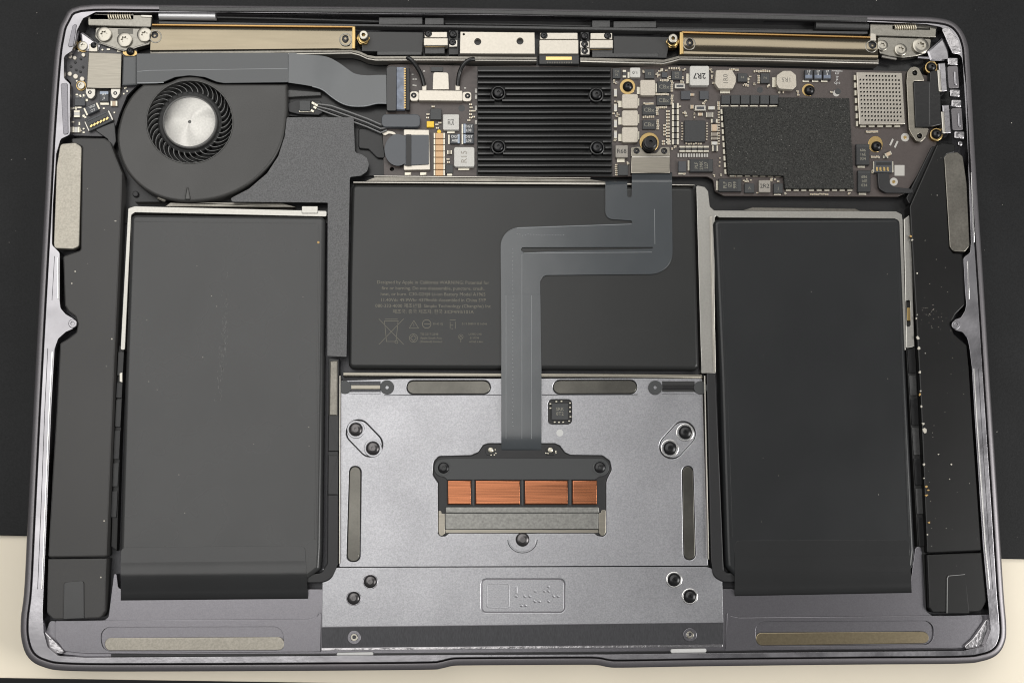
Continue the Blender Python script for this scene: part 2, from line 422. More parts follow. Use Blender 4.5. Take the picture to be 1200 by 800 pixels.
# ================================================================== case
OUT = spl([(95, 7.5), (185, 6.5), (330, 8), (540, 10), (700, 12.5), (840, 15), (960, 17.5), (1060, 20), (1090, 21), (1112, 25), (1125, 35), (1133, 52), (1136, 80), (1143, 200), (1151, 320),
       (1160, 460), (1168, 580), (1175, 690), (1178.5, 735), (1176, 754), (1167, 767), (1150, 774), (1120, 777), (1000, 778), (820, 780), (730, 781.6), (712, 780.8), (700, 778.6), (680, 778.2), (600, 778.6), (545, 779), (530, 779.6), (516, 782.8), (500, 784), (400, 785), (200, 786), (85, 785.5), (52, 781), (34, 770), (26, 750),
       (25, 725), (29, 690), (33, 610), (39, 490), (46, 360), (53, 235), (57, 160), (63, 80), (67, 48), (74, 25)], 4)
WELL = rnd([(112, 14.5), (300, 15), (600, 18), (850, 21), (1020, 25), (1085, 28.5), (1103, 32), (1112, 42), (1118, 62), (1127, 66), (1132, 105), (1134, 160), (1135, 200), (1138, 284), (1137, 296), (1129, 302),
        (1131, 340), (1132.5, 357), (1131, 364), (1126, 372)] + [(1122.5 + 6.5*cos(radians(a)), 380.5 - 7*sin(radians(a))) for a in (110, 140, 165, 190, 220, 250)] + [(1128, 389), (1133.5, 396), (1136, 406), (1139, 430), (1143, 500), (1152, 640), (1158, 705),
        (1161, 738), (1154, 757), (1130, 762), (850, 764.8), (712, 766.3), (500, 767.2), (100, 770), (68, 768), (56, 758), (51, 740), (50, 715), (51, 690), (55, 600), (60, 480), (64, 408),
        (68, 397), (77, 389)] + [(82.5 + 6.5*cos(radians(a)), 379 - 7*sin(radians(a))) for a in (-70, -40, -15, 10, 40, 70)] + [(77, 368), (71, 361), (70, 352), (70, 296), (61, 287), (62, 240), (66, 180), (71, 163), (82, 158), (82, 98), (75, 92), (75, 66), (84, 60), (88, 50), (90, 36), (97, 22)], 5, 3)
case = thing('laptop_case', 600, 400, -11.9, 'space grey aluminium laptop case lying open with its bottom cover removed', 'laptop case')
o2 = [W(u, v, -1.4).to_2d() for u, v in OUT]
if sarea(o2) < 0: o2 = o2[::-1]
o2 = clean(o2)
RIMW = 2.0 * MM
part('outer_rim', MB().wprism(o2, -.1, -9.0, 1.75, [inset(o2, RIMW)], 7, .95), 'anodised_edge', case)
part('inner_lip', MB().wprism(inset(o2, RIMW + .28 * MM), -.45, -6.8, .35, [[W(u, v, -.45).to_2d() for u, v in WELL]], 3), 'milled', case)
part('case_floor', MB().wprism(inset(o2, .5 * MM), -6.2, -9.2, 0), 'anodised_dark', case)
part('lid', MB().wprism(inset(o2, .35 * MM), -9.3, -11.9, .8), 'anodised_edge', case)
P('tape_shade_sheet', [(84, 40), (1110, 50), (1120, 260), (1060, 262), (560, 262), (140, 262), (80, 160)], -5.6, -6.15, 'black_film', case)  # dark tape at right; by the fan its black stands in for shade
# palm rest floor in front of the batteries
palm = P('palm_plate', rnd([(58, 727), (119, 729), (127, 722), (135, 658), (139, 690), (384, 690), (396, 668), (829, 665), (842, 690), (1066, 690), (1073, 640), (1080, 640), (1086, 716), (1094, 722), (1160, 720), (1163, 738), (1156, 756), (1130, 762.5), (850, 765), (500, 768), (100, 769), (70, 766), (58, 756), (53, 742)], 4, 3), -2.9, -6.1, 'anodised', case, .15)
STL = [(64, 726.5), (362, 725), (371, 722), (376.5, 714), (376, 763.5), (100, 765.5), (76, 763), (64, 748)]
SLOTL = rnd(rect(117, 734.5, 333, 764), 12)
P('palm_step', rnd(STL, [3, 3, 3, 2, 0, 3, 6, 6]), -2.45, -2.88, 'anodised', case, .2, [rnd([(117, 734.5), (331, 734), (333, 762), (120, 763)], 11)])
STR = [(852, 716), (856, 721), (866, 723), (1090, 721), (1158, 719.5), (1160, 736), (1152, 752), (1128, 759), (850, 762)]
P('palm_step', rnd(STR, [2, 3, 3, 2, 3, 6, 6, 3, 0]), -2.45, -2.88, 'anodised', case, .2, [rnd([(885, 728), (1094, 727), (1094, 755), (886, 757)], 11)])
P('steel_strip', rnd([(122, 747), (332, 746), (334, 761.5), (123, 762)], 7), -2.3, -2.87, 'steel_matte', case, .2, label='pale speckled steel strip in the slot at the lower left')
P('steel_strip', rnd([(885, 741), (1088, 739.5), (1089, 753.5), (887, 756)], 7), -2.3, -2.87, 'bronze', case, .2, label='dark bronze steel strip in the slot at the lower right')
P('front_panel', rnd([(378, 666), (398, 664.7), (828, 663.7), (834, 666), (846, 669), (847.5, 729), (640, 731.2), (377.5, 734)], 1), -2.55, -2.88, 'trackpad_metal', case, .06, [circ(u, v, 7.6) for u, v in ((434, 681), (414.5, 700.5), (790, 679), (808.5, 698.5))] + [rnd(rect(564, 678, 662, 717.5), 6)], hbev=.25)
lab = P('label_plate', rnd(rect(565.2, 679.2, 660.8, 716.3), 5), -2.80, -2.88, 'trackpad_metal', case, .12)
mb = MB(); mb.prism(rnd(rect(570, 683, 597, 712), 3), -2.72, -2.82, .08, [rnd(rect(571, 684, 596, 711), 2.5)])
for u, v in ((605, 698), (615, 698), (621, 698), (627, 692), (627, 704), (632, 704), (638, 692), (643, 687), (643, 692), (643, 704), (649, 698), (654, 698), (611, 709), (616, 709)):
    mb.prism(circ(u, v, 1.8, 10), -2.42, -2.82, .3)
mb.prism(rnd(rect(603.5, 686, 606.5, 695), 1), -2.66, -2.82, .1)
part('embossed_mark', mb, 'trackpad_metal', lab)
P('front_band', [(376.8, 734.6), (847.3, 729.6), (847.5, 754), (376.8, 758.5)], -2.78, -2.88, 'anodised_dark', case, .05)
P('front_ledge', [(376.8, 758.9), (847.3, 754.4), (847.3, 757.6), (376.8, 762)], -2.5, -2.88, 'milled_rough', case, .12)
P('front_channel', [(130, 766.0), (376.8, 765.5), (847.3, 762.3), (1120, 760.5), (1120, 762.6), (847, 764.9), (500, 767.4), (130, 769)], -2.2, -2.88, 'black_film', case, .1)
P('rubber_bumper', rnd([(394.5, 764.3), (437.5, 763.6), (437.5, 768.4), (394.5, 769)], 2), -1.7, -2.6, 'pad_light', case, .2)
P('rubber_bumper', rnd([(786, 760), (828, 759.4), (828, 764.2), (786, 764.8)], 2), -1.7, -2.6, 'pad_light', case, .2)
for u, v in ((415, 746.5), (808.5, 743.5)):
    c = part('screw_boss', MB().prism(circ(u, v, 8, 24), -2.6, -2.8, .12, [circ(u, v, 4.4, 16)]), 'anodised', case)
    part('boss_insert', MB().prism(circ(u, v, 4.3, 16), -2.65, -2.85, .1, [circ(u, v - .3, 2.1, 10)]), 'screw_steel', c)
for u, v, k in ((434, 681, 'dark'), (414.5, 700.5, 'dark'), (790, 679, 'black'), (808.5, 698.5, 'black')):
    part('screw_collar', MB().prism(circ(u, v, 9.6 if u > 700 else 8.9, 28), -2.40, -2.6, .16, [circ(u, v, 7.7, 24)]), 'bright_ring' if u > 700 else 'milled', case)  # right collars brighter: rim light put into the metal colour
    screw(k, case, u, v, -2.75, 7.3)
# shiny milled corners
P('corner_pocket', rnd([(47, 734), (80, 767), (55, 764), (46, 752)], 3), -1.6, -2.9, 'milled_rough', case, .3)
P('corner_pocket', rnd([(1159, 720), (1163, 742), (1152, 757), (1124, 762), (1140, 748), (1150, 734)], 3), -1.6, -2.9, 'milled_rough', case, .3)
P('corner_pocket', rnd([(93, 34), (107, 44), (118, 52), (116, 60), (98, 60), (94, 50)], 3), -2.6, -5.5, 'milled_rough', case, .8)
P('corner_pocket', rnd([(1086, 60), (1106, 42), (1112, 52), (1114, 72), (1090, 72)], 3), -1.6, -5.5, 'milled', case, .8)
P('corner_pocket', rnd([(1103, 33), (1112, 32), (1124, 48), (1127, 62), (1117, 64)], 3), -.25, -.6, 'milled_rough', case, .15)
P('side_recess', rnd([(85, 30), (90, 27), (86, 54), (79, 56)], 2), -.2, -.6, 'anodised', case, .15)
P('side_recess', rnd([(71, 98), (79, 97), (80, 157), (74, 158)], 2), -.2, -.6, 'anodised', case, .15)
for u, v, s in ((85, 379, 1), (1120.5, 380.5, 1)):
    c = P('lid_clip_boss', circ(u, v, 5.2, 20), -.2, -.8, 'milled', case, .2, [circ(u, v, 2.2, 12)])
def strip(name, line_, wd, h, m_):
    P(name, [(u, v) for u, v in line_] + [(u + wd, v) for u, v in line_[::-1]], h, h - .5, m_, case, .08)
strip('lip_ridge', [(66.3, 302), (66.8, 350)], 1.7, -.2, 'bright_ring'); strip('lip_ridge', [(60.3, 412), (56.8, 480), (51.8, 600), (48.2, 690)], 1.5, -.2, 'bright_ring')  # ridges brighter than the lip: edge highlight put into the colour
strip('lip_groove', [(63.5, 300), (60.5, 352)], .8, -.42, 'anodised_dark'); strip('lip_groove', [(55.5, 408), (52, 480), (47.4, 600), (43.6, 690)], .9, -.42, 'anodised_dark')
strip('lip_ridge', [(1141, 432), (1145, 500), (1154.3, 640), (1158.6, 690)], 1.6, -.2, 'bright_ring'); strip('lip_groove', [(1146.2, 432), (1150, 500), (1158.8, 640), (1163, 690)], .9, -.42, 'anodised_dark')
strip('lip_ridge', [(1133.5, 306), (1135, 350)], 1.6, -.2, 'bright_ring'); strip('lip_ridge', [(1138, 202), (1141, 284)], 1.3, -.2, 'bright_ring'); strip('lip_ridge', [(1131, 70), (1136, 160)], 1.5, -.2, 'bright_ring')
# ports machined into the right wall
for (a, b) in (((1117, 72), (1119.5, 109)), ((1121, 121), (1124.5, 158))):
    for u, v in (a, b): P('port_lug', rnd(rrect(u, v, 12, 9, 2), 2), .15, -.6, 'milled_rough', case, .35)
    mu, mv = (a[0]+b[0])/2, (a[1]+b[1])/2
    P('port_recess', rnd(rrect(mu - 1, mv, 12, 26, -4), 2), -.25, -.7, 'anodised_edge', case, .1)
    P('port_ridge', rnd(rrect(mu + 1.5, mv + 1, 3, 16, -4), 1), 0.15, -.5, 'milled', case, .2)
    P('port_shell', rnd(rrect(mu - 13, mv, 9, 34, -4), 1.5), -.9, -5.5, 'milled', case, .4)
    P('port_tongue', rnd(rrect(mu - 17, mv + 4, 4, 26, -4), 1), -.7, -5.5, 'nickel', case, .3)
P('port_lug', circ(1125.5, 168, 3, 12), .1, -.6, 'milled_rough', case, .3)

# ================================================================== rear edge: hinge cover, tubes, blocks
rear = thing('hinge_cover', 600, 18, -9, 'black hinge cover running along the rear edge between the two hinges', 'hinge cover')
P('cover_shell', spl([(186, 7.5), (330, 9), (540, 11), (700, 13.5), (840, 16), (1017, 20)], 3, False) + spl([(1017, 25), (840, 21.5), (700, 19), (540, 16), (330, 14), (186, 13)], 3, False), -.05, -1.3, 'tube_dark', rear, .3)
P('cover_floor', [(186, 13), (600, 17), (1017, 24), (1017, 36), (780, 33), (600, 30), (420, 27), (186, 25)], -5.2, -6, 'pit_black', rear, 0)
mb = MB(); mb.tube([W(u, v, -3.2) for u, v in ((254, 20.5), (330, 22), (445, 25.5))], .35 * MM); mb.tube([W(u, v, -3.2) for u, v in ((522, 28), (600, 29), (692, 31))], .3*MM); mb.tube([W(u, v, -3.2) for u, v in ((770, 33), (860, 34), (952, 36))], .3*MM)
part('hinge_rod', mb, 'tube_dark', rear)
part('hinge_tube', MB().tube([W(187, 19, -2.6), W(253, 19.8, -2.6)], 1.35 * MM, 20), 'tube_light', rear, 'pale grey hinge tube at the rear left')
part('hinge_tube', MB().tube([W(955, 30.5, -2.6), W(1017, 32, -2.6)], 1.35 * MM, 20), 'tube_dark', rear, 'dark grey hinge tube at the rear right')
for r in ((444, 20.5, 495, 28.5), (498, 21, 520, 29), (694, 24, 715, 32), (719, 25, 769, 32.5)):
    P('hinge_block', rect(*r), -2.0, -5, 'tube_dark', rear, .2)
P('cover_ledge', [(186, 25), (300, 26.5), (420, 28), (600, 30.2), (780, 33), (1017, 37), (1017, 40), (780, 36.8), (600, 33.5), (420, 31), (186, 28.2)], -1.9, -4.8, 'tube_dark', rear, .25)

# ================================================================== hinges
def spring(parent, u0, u1, v, h, r, turns, lab=None):
    a, b = W(u0, v, h), W(u1, v, h); pts = []; n = turns * 12
    for i in range(n + 1):
        p = a.lerp(b, i / n); t = 2*pi*turns*i/n; pts.append(p + Vector((0, cos(t) * r, sin(t) * r)))
    part('spring', MB().tube(pts, .26 * MM, 6), 'spring_wire', parent, ang=80)
hl = thing('hinge', 140, 40, -5, 'left steel hinge with three torx screws beside the square cover plate', 'hinge', 'steel hinges at the rear corners')
P('hinge_plate', rnd([(112, 32), (177, 33.5), (176, 52), (161, 56), (150, 60), (139, 59), (118, 51), (111, 44)], 3), -2.2, -4.5, 'hinge_metal', hl, .25)
P('hinge_leaf', rnd([(102, 16.5), (178, 17.5), (177, 32), (103, 30)], 1.5), -1.5, -3.6, 'hinge_metal', hl, .3, [rect(106, 17.6, 156, 22.5)])
P('spring_well', rect(105, 17, 157, 23), -3.0, -3.5, 'pit_black', hl, 0)
part('hinge_pin', MB().tube([W(107, 20, -2.2), W(129, 20, -2.2)], .5 * MM, 10), 'hinge_metal', hl)
spring(hl, 127, 155, 20.2, -1.6, .75 * MM, 10)
for u, v in ((122.5, 41), (146.5, 47.5), (170, 41.5)): screw('steel', hl, u, v, -2.2, 8.9)
P('end_clip', [(165, 17.5), (178, 18), (178, 20.5), (165, 20)], -1.2, -1.9, 'nickel', hl, .15)
P('hinge_marking', rect(138, 34, 156, 40), -2.16, -2.22, 'pad_grey', hl, 0)
part('edge_wire', MB().tube([W(117, 50.5, -2.4), W(140, 58.5, -2.4), W(146, 59.5, -2.4)], .3*MM), 'nickel', hl); part('edge_wire', MB().tube([W(154, 57.5, -2.4), W(174, 51, -2.4)], .3*MM), 'nickel', hl)
hr = thing('hinge', 1056, 55, -5, 'right steel hinge with corroded screws beside the perforated shield', 'hinge', 'steel hinges at the rear corners')
P('hinge_plate', rnd([(1028, 43), (1092, 45.5), (1090, 56), (1086, 62), (1074, 66), (1058, 68), (1042, 66), (1031, 63)], 3), -2.2, -4.5, 'hinge_metal', hr, .25)
P('hinge_leaf', rnd([(1020, 27.5), (1098, 30), (1097, 44), (1020, 42)], 1.5), -1.5, -3.6, 'hinge_metal', hr, .3, [[(1046, 30.6), (1090, 31.8), (1090, 35.2), (1046, 34.4)]])
P('spring_well', rect(1043, 30, 1093, 36), -3.0, -3.5, 'pit_black', hr, 0)
part('hinge_pin', MB().tube([W(1074, 32.6, -2.2), W(1091, 33, -2.2)], .5 * MM, 10), 'hinge_metal', hr)
spring(hr, 1048, 1074, 32.6, -1.6, .75 * MM, 10)
for u, v, r in ((1033.5, 54, 6.5), (1055, 59, 7.2), (1078, 54.5, 9.2)): screw('steel', hr, u, v, -2.2, r)
P('end_clip', rect(1020, 39, 1027, 48), -.8, -2.5, 'nickel_white', hr, .3)
part('edge_wire', MB().tube([W(1033, 66.5, -2.4), W(1050, 69.5, -2.4)], .5*MM), 'nickel', hr); part('edge_wire', MB().tube([W(1075, 67.5, -2.4), W(1108, 70, -2.4)], .6*MM), 'milled', hr)

# ================================================================== antenna shields and the strip across
def shield(top, bot, t):
    prof = [(0, -1.7), (.03, -1.35), (.09, -1.08), (.2, -.84), (.34, -.68), (.5, -.62), (.64, -.70), (.74, -.86), (.79, -1.0), (.82, -1.02), (.86, -.94), (.92, -.92), (.97, -1.0), (1, -1.25)]
    mb = MB(); vs = []; n = 24
    for f, h in prof:
        for i in range(n + 1):
            a = i / n; p = [top[0][k] + (top[1][k]-top[0][k])*a for k in (0, 1)]; q = [bot[0][k] + (bot[1][k]-bot[0][k])*a for k in (0, 1)]
            vs.append(W(p[0] + (q[0]-p[0])*f, p[1] + (q[1]-p[1])*f, h + .04*sin(a*7.0 + f*2)))
    fs = [(r*(n+1)+i, (r+1)*(n+1)+i, (r+1)*(n+1)+i+1, r*(n+1)+i+1) for r in range(len(prof)-1) for i in range(n)]
    mb.add(vs, fs); part('shield_skin', mb, 'antenna_skin', t, ang=50)
    P('shield_core', [top[0], top[1], bot[1], bot[0]], -1.5, -4, 'antenna_skin', t, .1)
al = thing('antenna_shield', 295, 44, -4, 'long brass tinted shield bar over the fan cable at left', 'antenna shield', 'brass tinted antenna shields')
shield([(177.5, 29.5), (414, 32)], [(176, 60.5), (415, 58)], al)
P('copper_edge', [(178, 28), (414, 30.6), (414, 32.4), (178, 29.8)], -.9, -2, 'copper_edge', al, .15)
P('end_tab', [(412.5, 31), (416.5, 31), (416.5, 57), (412.5, 57)], -.5, -2.5, 'brass', al, .25)
for u, v, h in ((405, 46.5, -.95), (182, 43, -.95)):
    P('screw_cup', circ(u, v, 7.6, 24), h + .42, -4, 'hinge_metal', al, .12, [circ(u, v, 6.2, 24)]); screw('black', al, u, v, h - .38, 5.8)
ar = thing('antenna_shield', 912, 55, -4, 'long brass tinted shield bar above the logic board at right', 'antenna shield', 'brass tinted antenna shields')
shield([(799, 38.5), (1029, 44.5)], [(796, 65.5), (1029, 70)], ar)
P('copper_edge', [(799, 36.8), (1027, 42.8), (1027, 44.7), (799, 38.8)], -.9, -2, 'copper_edge', ar, .15)
P('end_tab', [(796.5, 37.5), (801, 37.5), (801.5, 63.5), (796.5, 64)], -.5, -2.5, 'brass', ar, .25)
for u, v, h in ((807.8, 51.5, -.95), (1021.5, 54.5, -.95)):
    P('screw_cup', circ(u, v, 7.6, 24), h + .42, -4, 'hinge_metal', ar, .2, [circ(u, v, 6.2, 24)]); screw('black', ar, u, v, h - .38, 5.8)
def wall_strip(name, top, wid, h, hb, mats, label, cat, grp):
    t = thing(name, top[len(top)//2][0], top[len(top)//2][1], hb, label, cat, grp)
    P('strip_top', top + [(u, v + wid) for u, v in top[::-1]], h, hb, mats, t, .12)
    P('strip_lip', [(u, v + wid + .15) for u, v in top] + [(u, v + wid + 2.2) for u, v in top[::-1]], h + .35, hb, 'nickel', t, .25)
    return t
wall_strip('antenna_bracket', [(176, 60), (300, 59.3), (412, 57.8), (421, 60), (431, 64.5), (440, 66), (510, 65.8), (560, 66.3), (629, 66.8)], 3.2, -1.5, -5, 'steel_dull', 'bent metal strip along the rear from the left shield to the middle connector', 'bracket', 'metal strips along the rear')
wall_strip('antenna_bracket', [(680, 67.5), (760, 69.5), (778, 70), (788, 67.5), (797, 65), (900, 66.5), (1030, 69.5)], 3.2, -1.5, -5, 'steel_dull', 'bent metal strip along the rear from the middle connector to the right hinge', 'bracket', 'metal strips along the rear')
t = thing('antenna_block', 460, 50, -5, 'black antenna block left of the rear clips', 'antenna block', 'black antenna blocks')
P('block_body', [(424, 37), (496, 38), (495, 62), (424, 60)], -2.2, -5, 'dark_block', t, .2); P('block_foot', rect(442, 60.2, 494, 64.5), -2.0, -4, 'tube_dark', t, .2)
t = thing('antenna_block', 750, 55, -5, 'black antenna block right of the rear clips', 'antenna block', 'black antenna blocks')
P('block_body', [(719, 42.5), (786, 43.5), (781, 68), (719, 67.5)], -2.2, -5, 'dark_block', t, .2); P('block_foot', rect(694, 62.5, 772, 67), -2.0, -4, 'tube_dark', t, .2)
for u, v, lab in ((425.5, 45, 'steel post on a brass hex base right of the left shield'), (788.5, 49, 'steel post on a brass base left of the right shield')):
    t = thing('antenna_post', u, v, -4, lab, 'post', 'steel posts beside the shields')
    P('hex_base', circ(u, v, 8.2, 6), -1.6, -4, 'brass', t, .25)
    P('collar', circ(u, v - .5, 6.3, 24), -.9, -2, 'gold', t, .3)
    P('post_head', circ(u + .5, v - 4.2, 5.6, 24), 1.0, -1.2, 'screw_steel', t, .35, [circ(u + .5, v - 4.2, 2.2, 6)])
def clip(u0, v0, u1, v1, split, sc, lab):
    t = thing('antenna_clip', (u0+u1)/2, (v0+v1)/2, -4, lab, 'clip', 'silver clips along the rear')
    P('clip_top', rnd(rect(u0 + 1, v0, u1 - 1, split - .4), 1), -1.3, -4, 'nickel_white', t, .15)
    P('clip_front', rnd(rect(u0, split + .2, u1, v1), 1), -.9, -4, 'nickel_white', t, .2)
    if sc: screw('black', t, sc[0], sc[1], -1.5, 4.3)
    return t
t = clip(496.5, 37.5, 525, 53.5, 44.5, (502, 40), 'small silver clip left of the two stacked screws')
P('clip_tail', rect(498, 54, 521, 63), -2.2, -4, 'tube_dark', t, .15); P('contact_row', rect(498, 53.6, 522, 55.4), -1.9, -3, 'brass', t, .1)
clip(632, 38.5, 678, 63.3, 46.6, (637.5, 42), 'wide silver clip above the gold edged connector')
t = clip(691, 38.8, 718.5, 56.5, 46.6, (712, 42.3), 'small silver clip right of the three stacked screws')
P('clip_tail', rect(694, 58, 718, 65), -2.2, -4, 'tube_dark', t, .15); P('contact_row', rect(692, 56.6, 717, 58.2), -1.9, -3, 'brass', t, .1)
t = thing('cover_plate', 583, 51, -4, 'pale steel cover plate with two round holes above the heat sink', 'cover plate')
P('plate', [(539.5, 37.3), (626.5, 38.2), (627, 63.3), (539, 62.8)], -.9, -4, 'nickel_white', t, .15, [circ(559.8, 49, 4, 16), circ(609.4, 48.3, 4, 16), circ(543.5, 40.3, 1.3, 8)])
P('plate_back', rect(545, 40, 622, 60), -2.2, -3.9, 'dark_block', t, 0)
t = thing('screw_pair', 530, 46, -5, 'two small black screws stacked right of the left clip', 'screw mount', 'small screw mounts')
P('screw_mount', rect(526.5, 47, 536, 55), -1.7, -4, 'nickel', t, .15); P('screw_base', rect(526, 36, 537, 64), -2.6, -5, 'dark_block', t, .1)
screw('black', t, 530.7, 40.3, -2.2, 4.5); screw('black', t, 530.4, 50, -1.9, 4.2)
t = thing('screw_pair', 685, 50, -5, 'three small black screws stacked between the wide and right clips', 'screw mount', 'small screw mounts')
P('screw_base', rect(680.5, 38, 690, 66), -2.6, -5, 'dark_block', t, .1); P('screw_mount', rect(679.8, 48.6, 690.5, 56), -1.7, -4, 'nickel', t, .15); P('screw_mount', rect(680.5, 56.8, 691, 64.2), -1.6, -4, 'nickel', t, .15)
for v in (42.5, 52.3, 60.4): screw('black', t, 685, v, -1.95, 4.2)
t = thing('display_connector', 655, 70, -5, 'black display connector with a gold contact bar above the heat sink', 'connector')
P('connector_body', rect(632, 63.8, 678.5, 75), -1.6, -5, 'dark_block', t, .2)
P('gold_contacts', rect(639.7, 66.6, 670, 70.4), -1.52, -1.8, 'gold', t, .03)
for i in range(11): P('contact_tooth', rect(641 + i*2.8, 72.5, 642.6 + i*2.8, 74.6), -1.5, -1.8, 'pad_grey', t, .03)

# ================================================================== battery
bt = thing('battery_tray', 600, 300, -6, 'silver steel tray showing around the tops of the battery cells', 'battery tray')
P('tray_edge', rnd([(150, 244), (158, 241.5), (383, 247), (383, 254), (158, 249), (154, 252), (146.5, 410), (141, 410)], 2), -2.0, -5.6, 'tray_steel', bt, .15)
P('tray_tab', rnd(rect(353.5, 241.5, 372.5, 250), 1), -1.7, -3, 'tray_steel', bt, .15)
P('tray_edge', rnd([(816, 217), (826, 219), (830, 224), (832, 242), (837, 246.5), (1050, 247.5), (1057, 251), (1058, 258), (1062, 410), (1057, 410), (1050, 256), (843, 255), (838, 252), (838, 437), (822, 437)], 2), -2.0, -5.6, 'tray_steel', bt, .15)
P('tray_joint', [(822, 408), (838, 408), (838.3, 437), (822, 437)], -1.85, -2.2, 'tray_steel', bt, .08)
P('tray_fold', [(832.5, 254), (835, 252.5), (839, 436), (837, 436)], -1.3, -2.0, 'nickel', bt, .1)
P('tray_side', rnd([(1059, 257), (1068, 250), (1072, 406), (1062, 408)], 1.5), -1.9, -5.6, 'tray_steel', bt, .3, [rnd([(1061.3, 352), (1066.6, 351), (1067.4, 382), (1062.4, 383)], 2.4)])
P('hole_backing', rect(1056, 349, 1069, 386), -3.4, -3.8, 'black_plastic', bt, 0); P('hole_contact', rnd(rect(1063.5, 360, 1066.5, 376), 1), -2.6, -3.5, 'brass', bt, .2)
P('tray_rail', [(158, 236.5), (330, 237.5), (346, 242), (346, 243), (193, 242), (200, 237)], -2.6, -5.5, 'steel_dull', bt, .2)
P('tray_rail', [(882, 242.5), (1002, 244), (1010, 248), (870, 246.5)], -2.2, -5.5, 'steel_dull', bt, .3)
P('tray_rail', [(440, 207.3), (690, 209.6), (712, 213.3), (428, 212.4)], -2.6, -5.5, 'steel_dull', bt, .15)
P('rail_lip', [(438, 205.8), (692, 208.2), (692, 209.2), (438, 206.9)], -2.3, -5.5, 'nickel', bt, .1)
P('rail_lip', [(414, 213), (712, 214), (814, 216.5), (814, 217.3), (414, 214.2)], -2.3, -5.5, 'nickel', bt, .1)
P('tray_rail', [(402, 436), (823, 438.5), (824, 443), (402, 440.5)], -2.4, -5.5, 'steel', bt, .4)
def cell(poly, r, h, mats, lab, folds=(), name='battery_cell'):
    t = thing(name, sum(p[0] for p in poly)/len(poly), sum(p[1] for p in poly)/len(poly), -6, lab, 'battery', 'black battery cells')
    P('pouch', rnd(poly, r + 1.5), h, -5.9, mats, t, 1.4, seg=6)
    for a, b, c, d in folds: P('pouch_fold', [a, b, c, d], h + .05, h - .3, mats, t, .05)
    return t
cl = cell([(153, 251), (381.5, 253.5), (379, 450), (376.5, 642), (375, 667), (360, 678), (144, 678), (140, 650), (146, 450)], 5, -.9, 'cell_foil_lit', 'left black battery cell with a pale scuff down its middle', [((373, 264), (375, 264), (370.5, 632), (368.5, 632)), ((158, 259), (370, 261), (370, 262), (158, 260))])
def wrap(t, a, b, c, d, hh, fold):
    (u0, v0), (u1, v1), (u2, v2), (u3, v3) = a, b, c, d
    P('wrap_flap', rnd([a, b, (u1 + (u2-u1)*.33, v1 + (v2-v1)*.33), (u0 + (u3-u0)*.33, v0 + (v3-v0)*.33)], [6, 6, 0, 0]), hh + .10, hh - .5, 'wrap_tape', t, .06, label='glossy black tape flap over the end of the pouch')
    # the folded end: a strip that bends down past the pouch
    n = 22; L = []; R = []
    for i in range(n + 1):
        s = i / n
        drop = -.95 * max(0, min(1, (s - .30) / .45)) ** 1.3 - .05 * min(1, s / .1)
        if s > .75: q = (s - .75) / .25; drop -= 2.4 * (1 - math.sqrt(max(0, 1 - q*q)))
        f = .28 + .72 * s
        L.append(W(u0 + (u3-u0)*f, v0 + (v3-v0)*f, hh + .19 + drop)); R.append(W(u1 + (u2-u1)*f, v1 + (v2-v1)*f, hh + .19 + drop))
    part('end_wrap', MB().ribbon(L, R, .25 * MM), 'wrap_tape', t, 'black tape folded down over the end', ang=60)
    e = MB().prism([(u3 + 1, v3 - 12), (u2 - 1, v2 - 12), (u2 - .5, v2 - 1), (u3 + .5, v3 - 1)], hh - 2.9, -5.6, .3); part('end_block', e, 'pit_black', t)
wrap(cl, (141.5, 641), (357.5, 639), (361, 703), (141.5, 705), -.9, 0)
mb = MB()
for i in range(130):
    v = random.gauss(405, 34)
    if v > 480: continue
    u = 264 - (v - 370) * .07 + random.gauss(0, 2.2)
    stroke(mb, (u, v), (u + random.uniform(-1, 1), v + random.uniform(1, 4)), random.uniform(.25, .6), -.875)
part('scuff', mb, 'scuff', cl, kind='stuff')
mb = MB()
for i in range(14): u, v = random.uniform(170, 370), random.uniform(265, 630); mb.prism(circ(u, v, random.uniform(.3, .6), 5), -.85, -.9, .02)
part('dust_specks', mb, 'dust_white', cl, kind='stuff'); P('amber_speck', circ(373, 284, 1.6, 6), -.8, -1.2, 'dust_amber', cl, .05)
cr = cell([(836, 256.5), (1055.5, 255), (1062, 420), (1073, 645), (1071, 663), (1063, 674), (862, 676), (851.5, 664), (850.5, 650), (844, 440)], 5, -.9, 'cell_foil_shaded', 'right black battery cell beside the dusty right speaker', [((844, 268), (846.5, 268), (858.5, 628), (856, 628)), ((1049, 266), (1051, 266), (1066, 628), (1064, 628))])
wrap(cr, (861, 633), (1065.5, 632.5), (1068.5, 696), (861, 700), -.9, 0)
mb = MB()
for i in range(9): u, v = random.uniform(850, 1050), random.uniform(270, 620); mb.prism(circ(u, v, random.uniform(.3, .55), 5), -.85, -.9, .02)
part('dust_specks', mb, 'dust_white', cr, kind='stuff')
cm = cell([(412, 215.5), (813.5, 218.5), (816, 300), (820, 433), (408, 431.5), (409, 330)], 5, -1.1, 'cell_foil_half_lit', 'middle black battery cell printed with grey safety text')
TH = -1.075
mb = MB()
lines = ('Designed by Apple in California WARNING: Potential for', 'fire or burning. Do not disassemble, puncture, crush,', 'heat, or burn. C30-G24J4 Li-ion Battery Model A1965', '11.40Vdc 49.9Whr 4379mAh Assembled in China SYP',
         '080-333-4000 제조년월: Simplo Technology (Changshu) Inc', '제조국: 중국 제조자: 한국 3ICP4/93/101A')
for i, s in enumerate(lines):
    text_mb(mb, s, 508, 331 + i * 6.9, TH, 4.0, 0, 1.0)
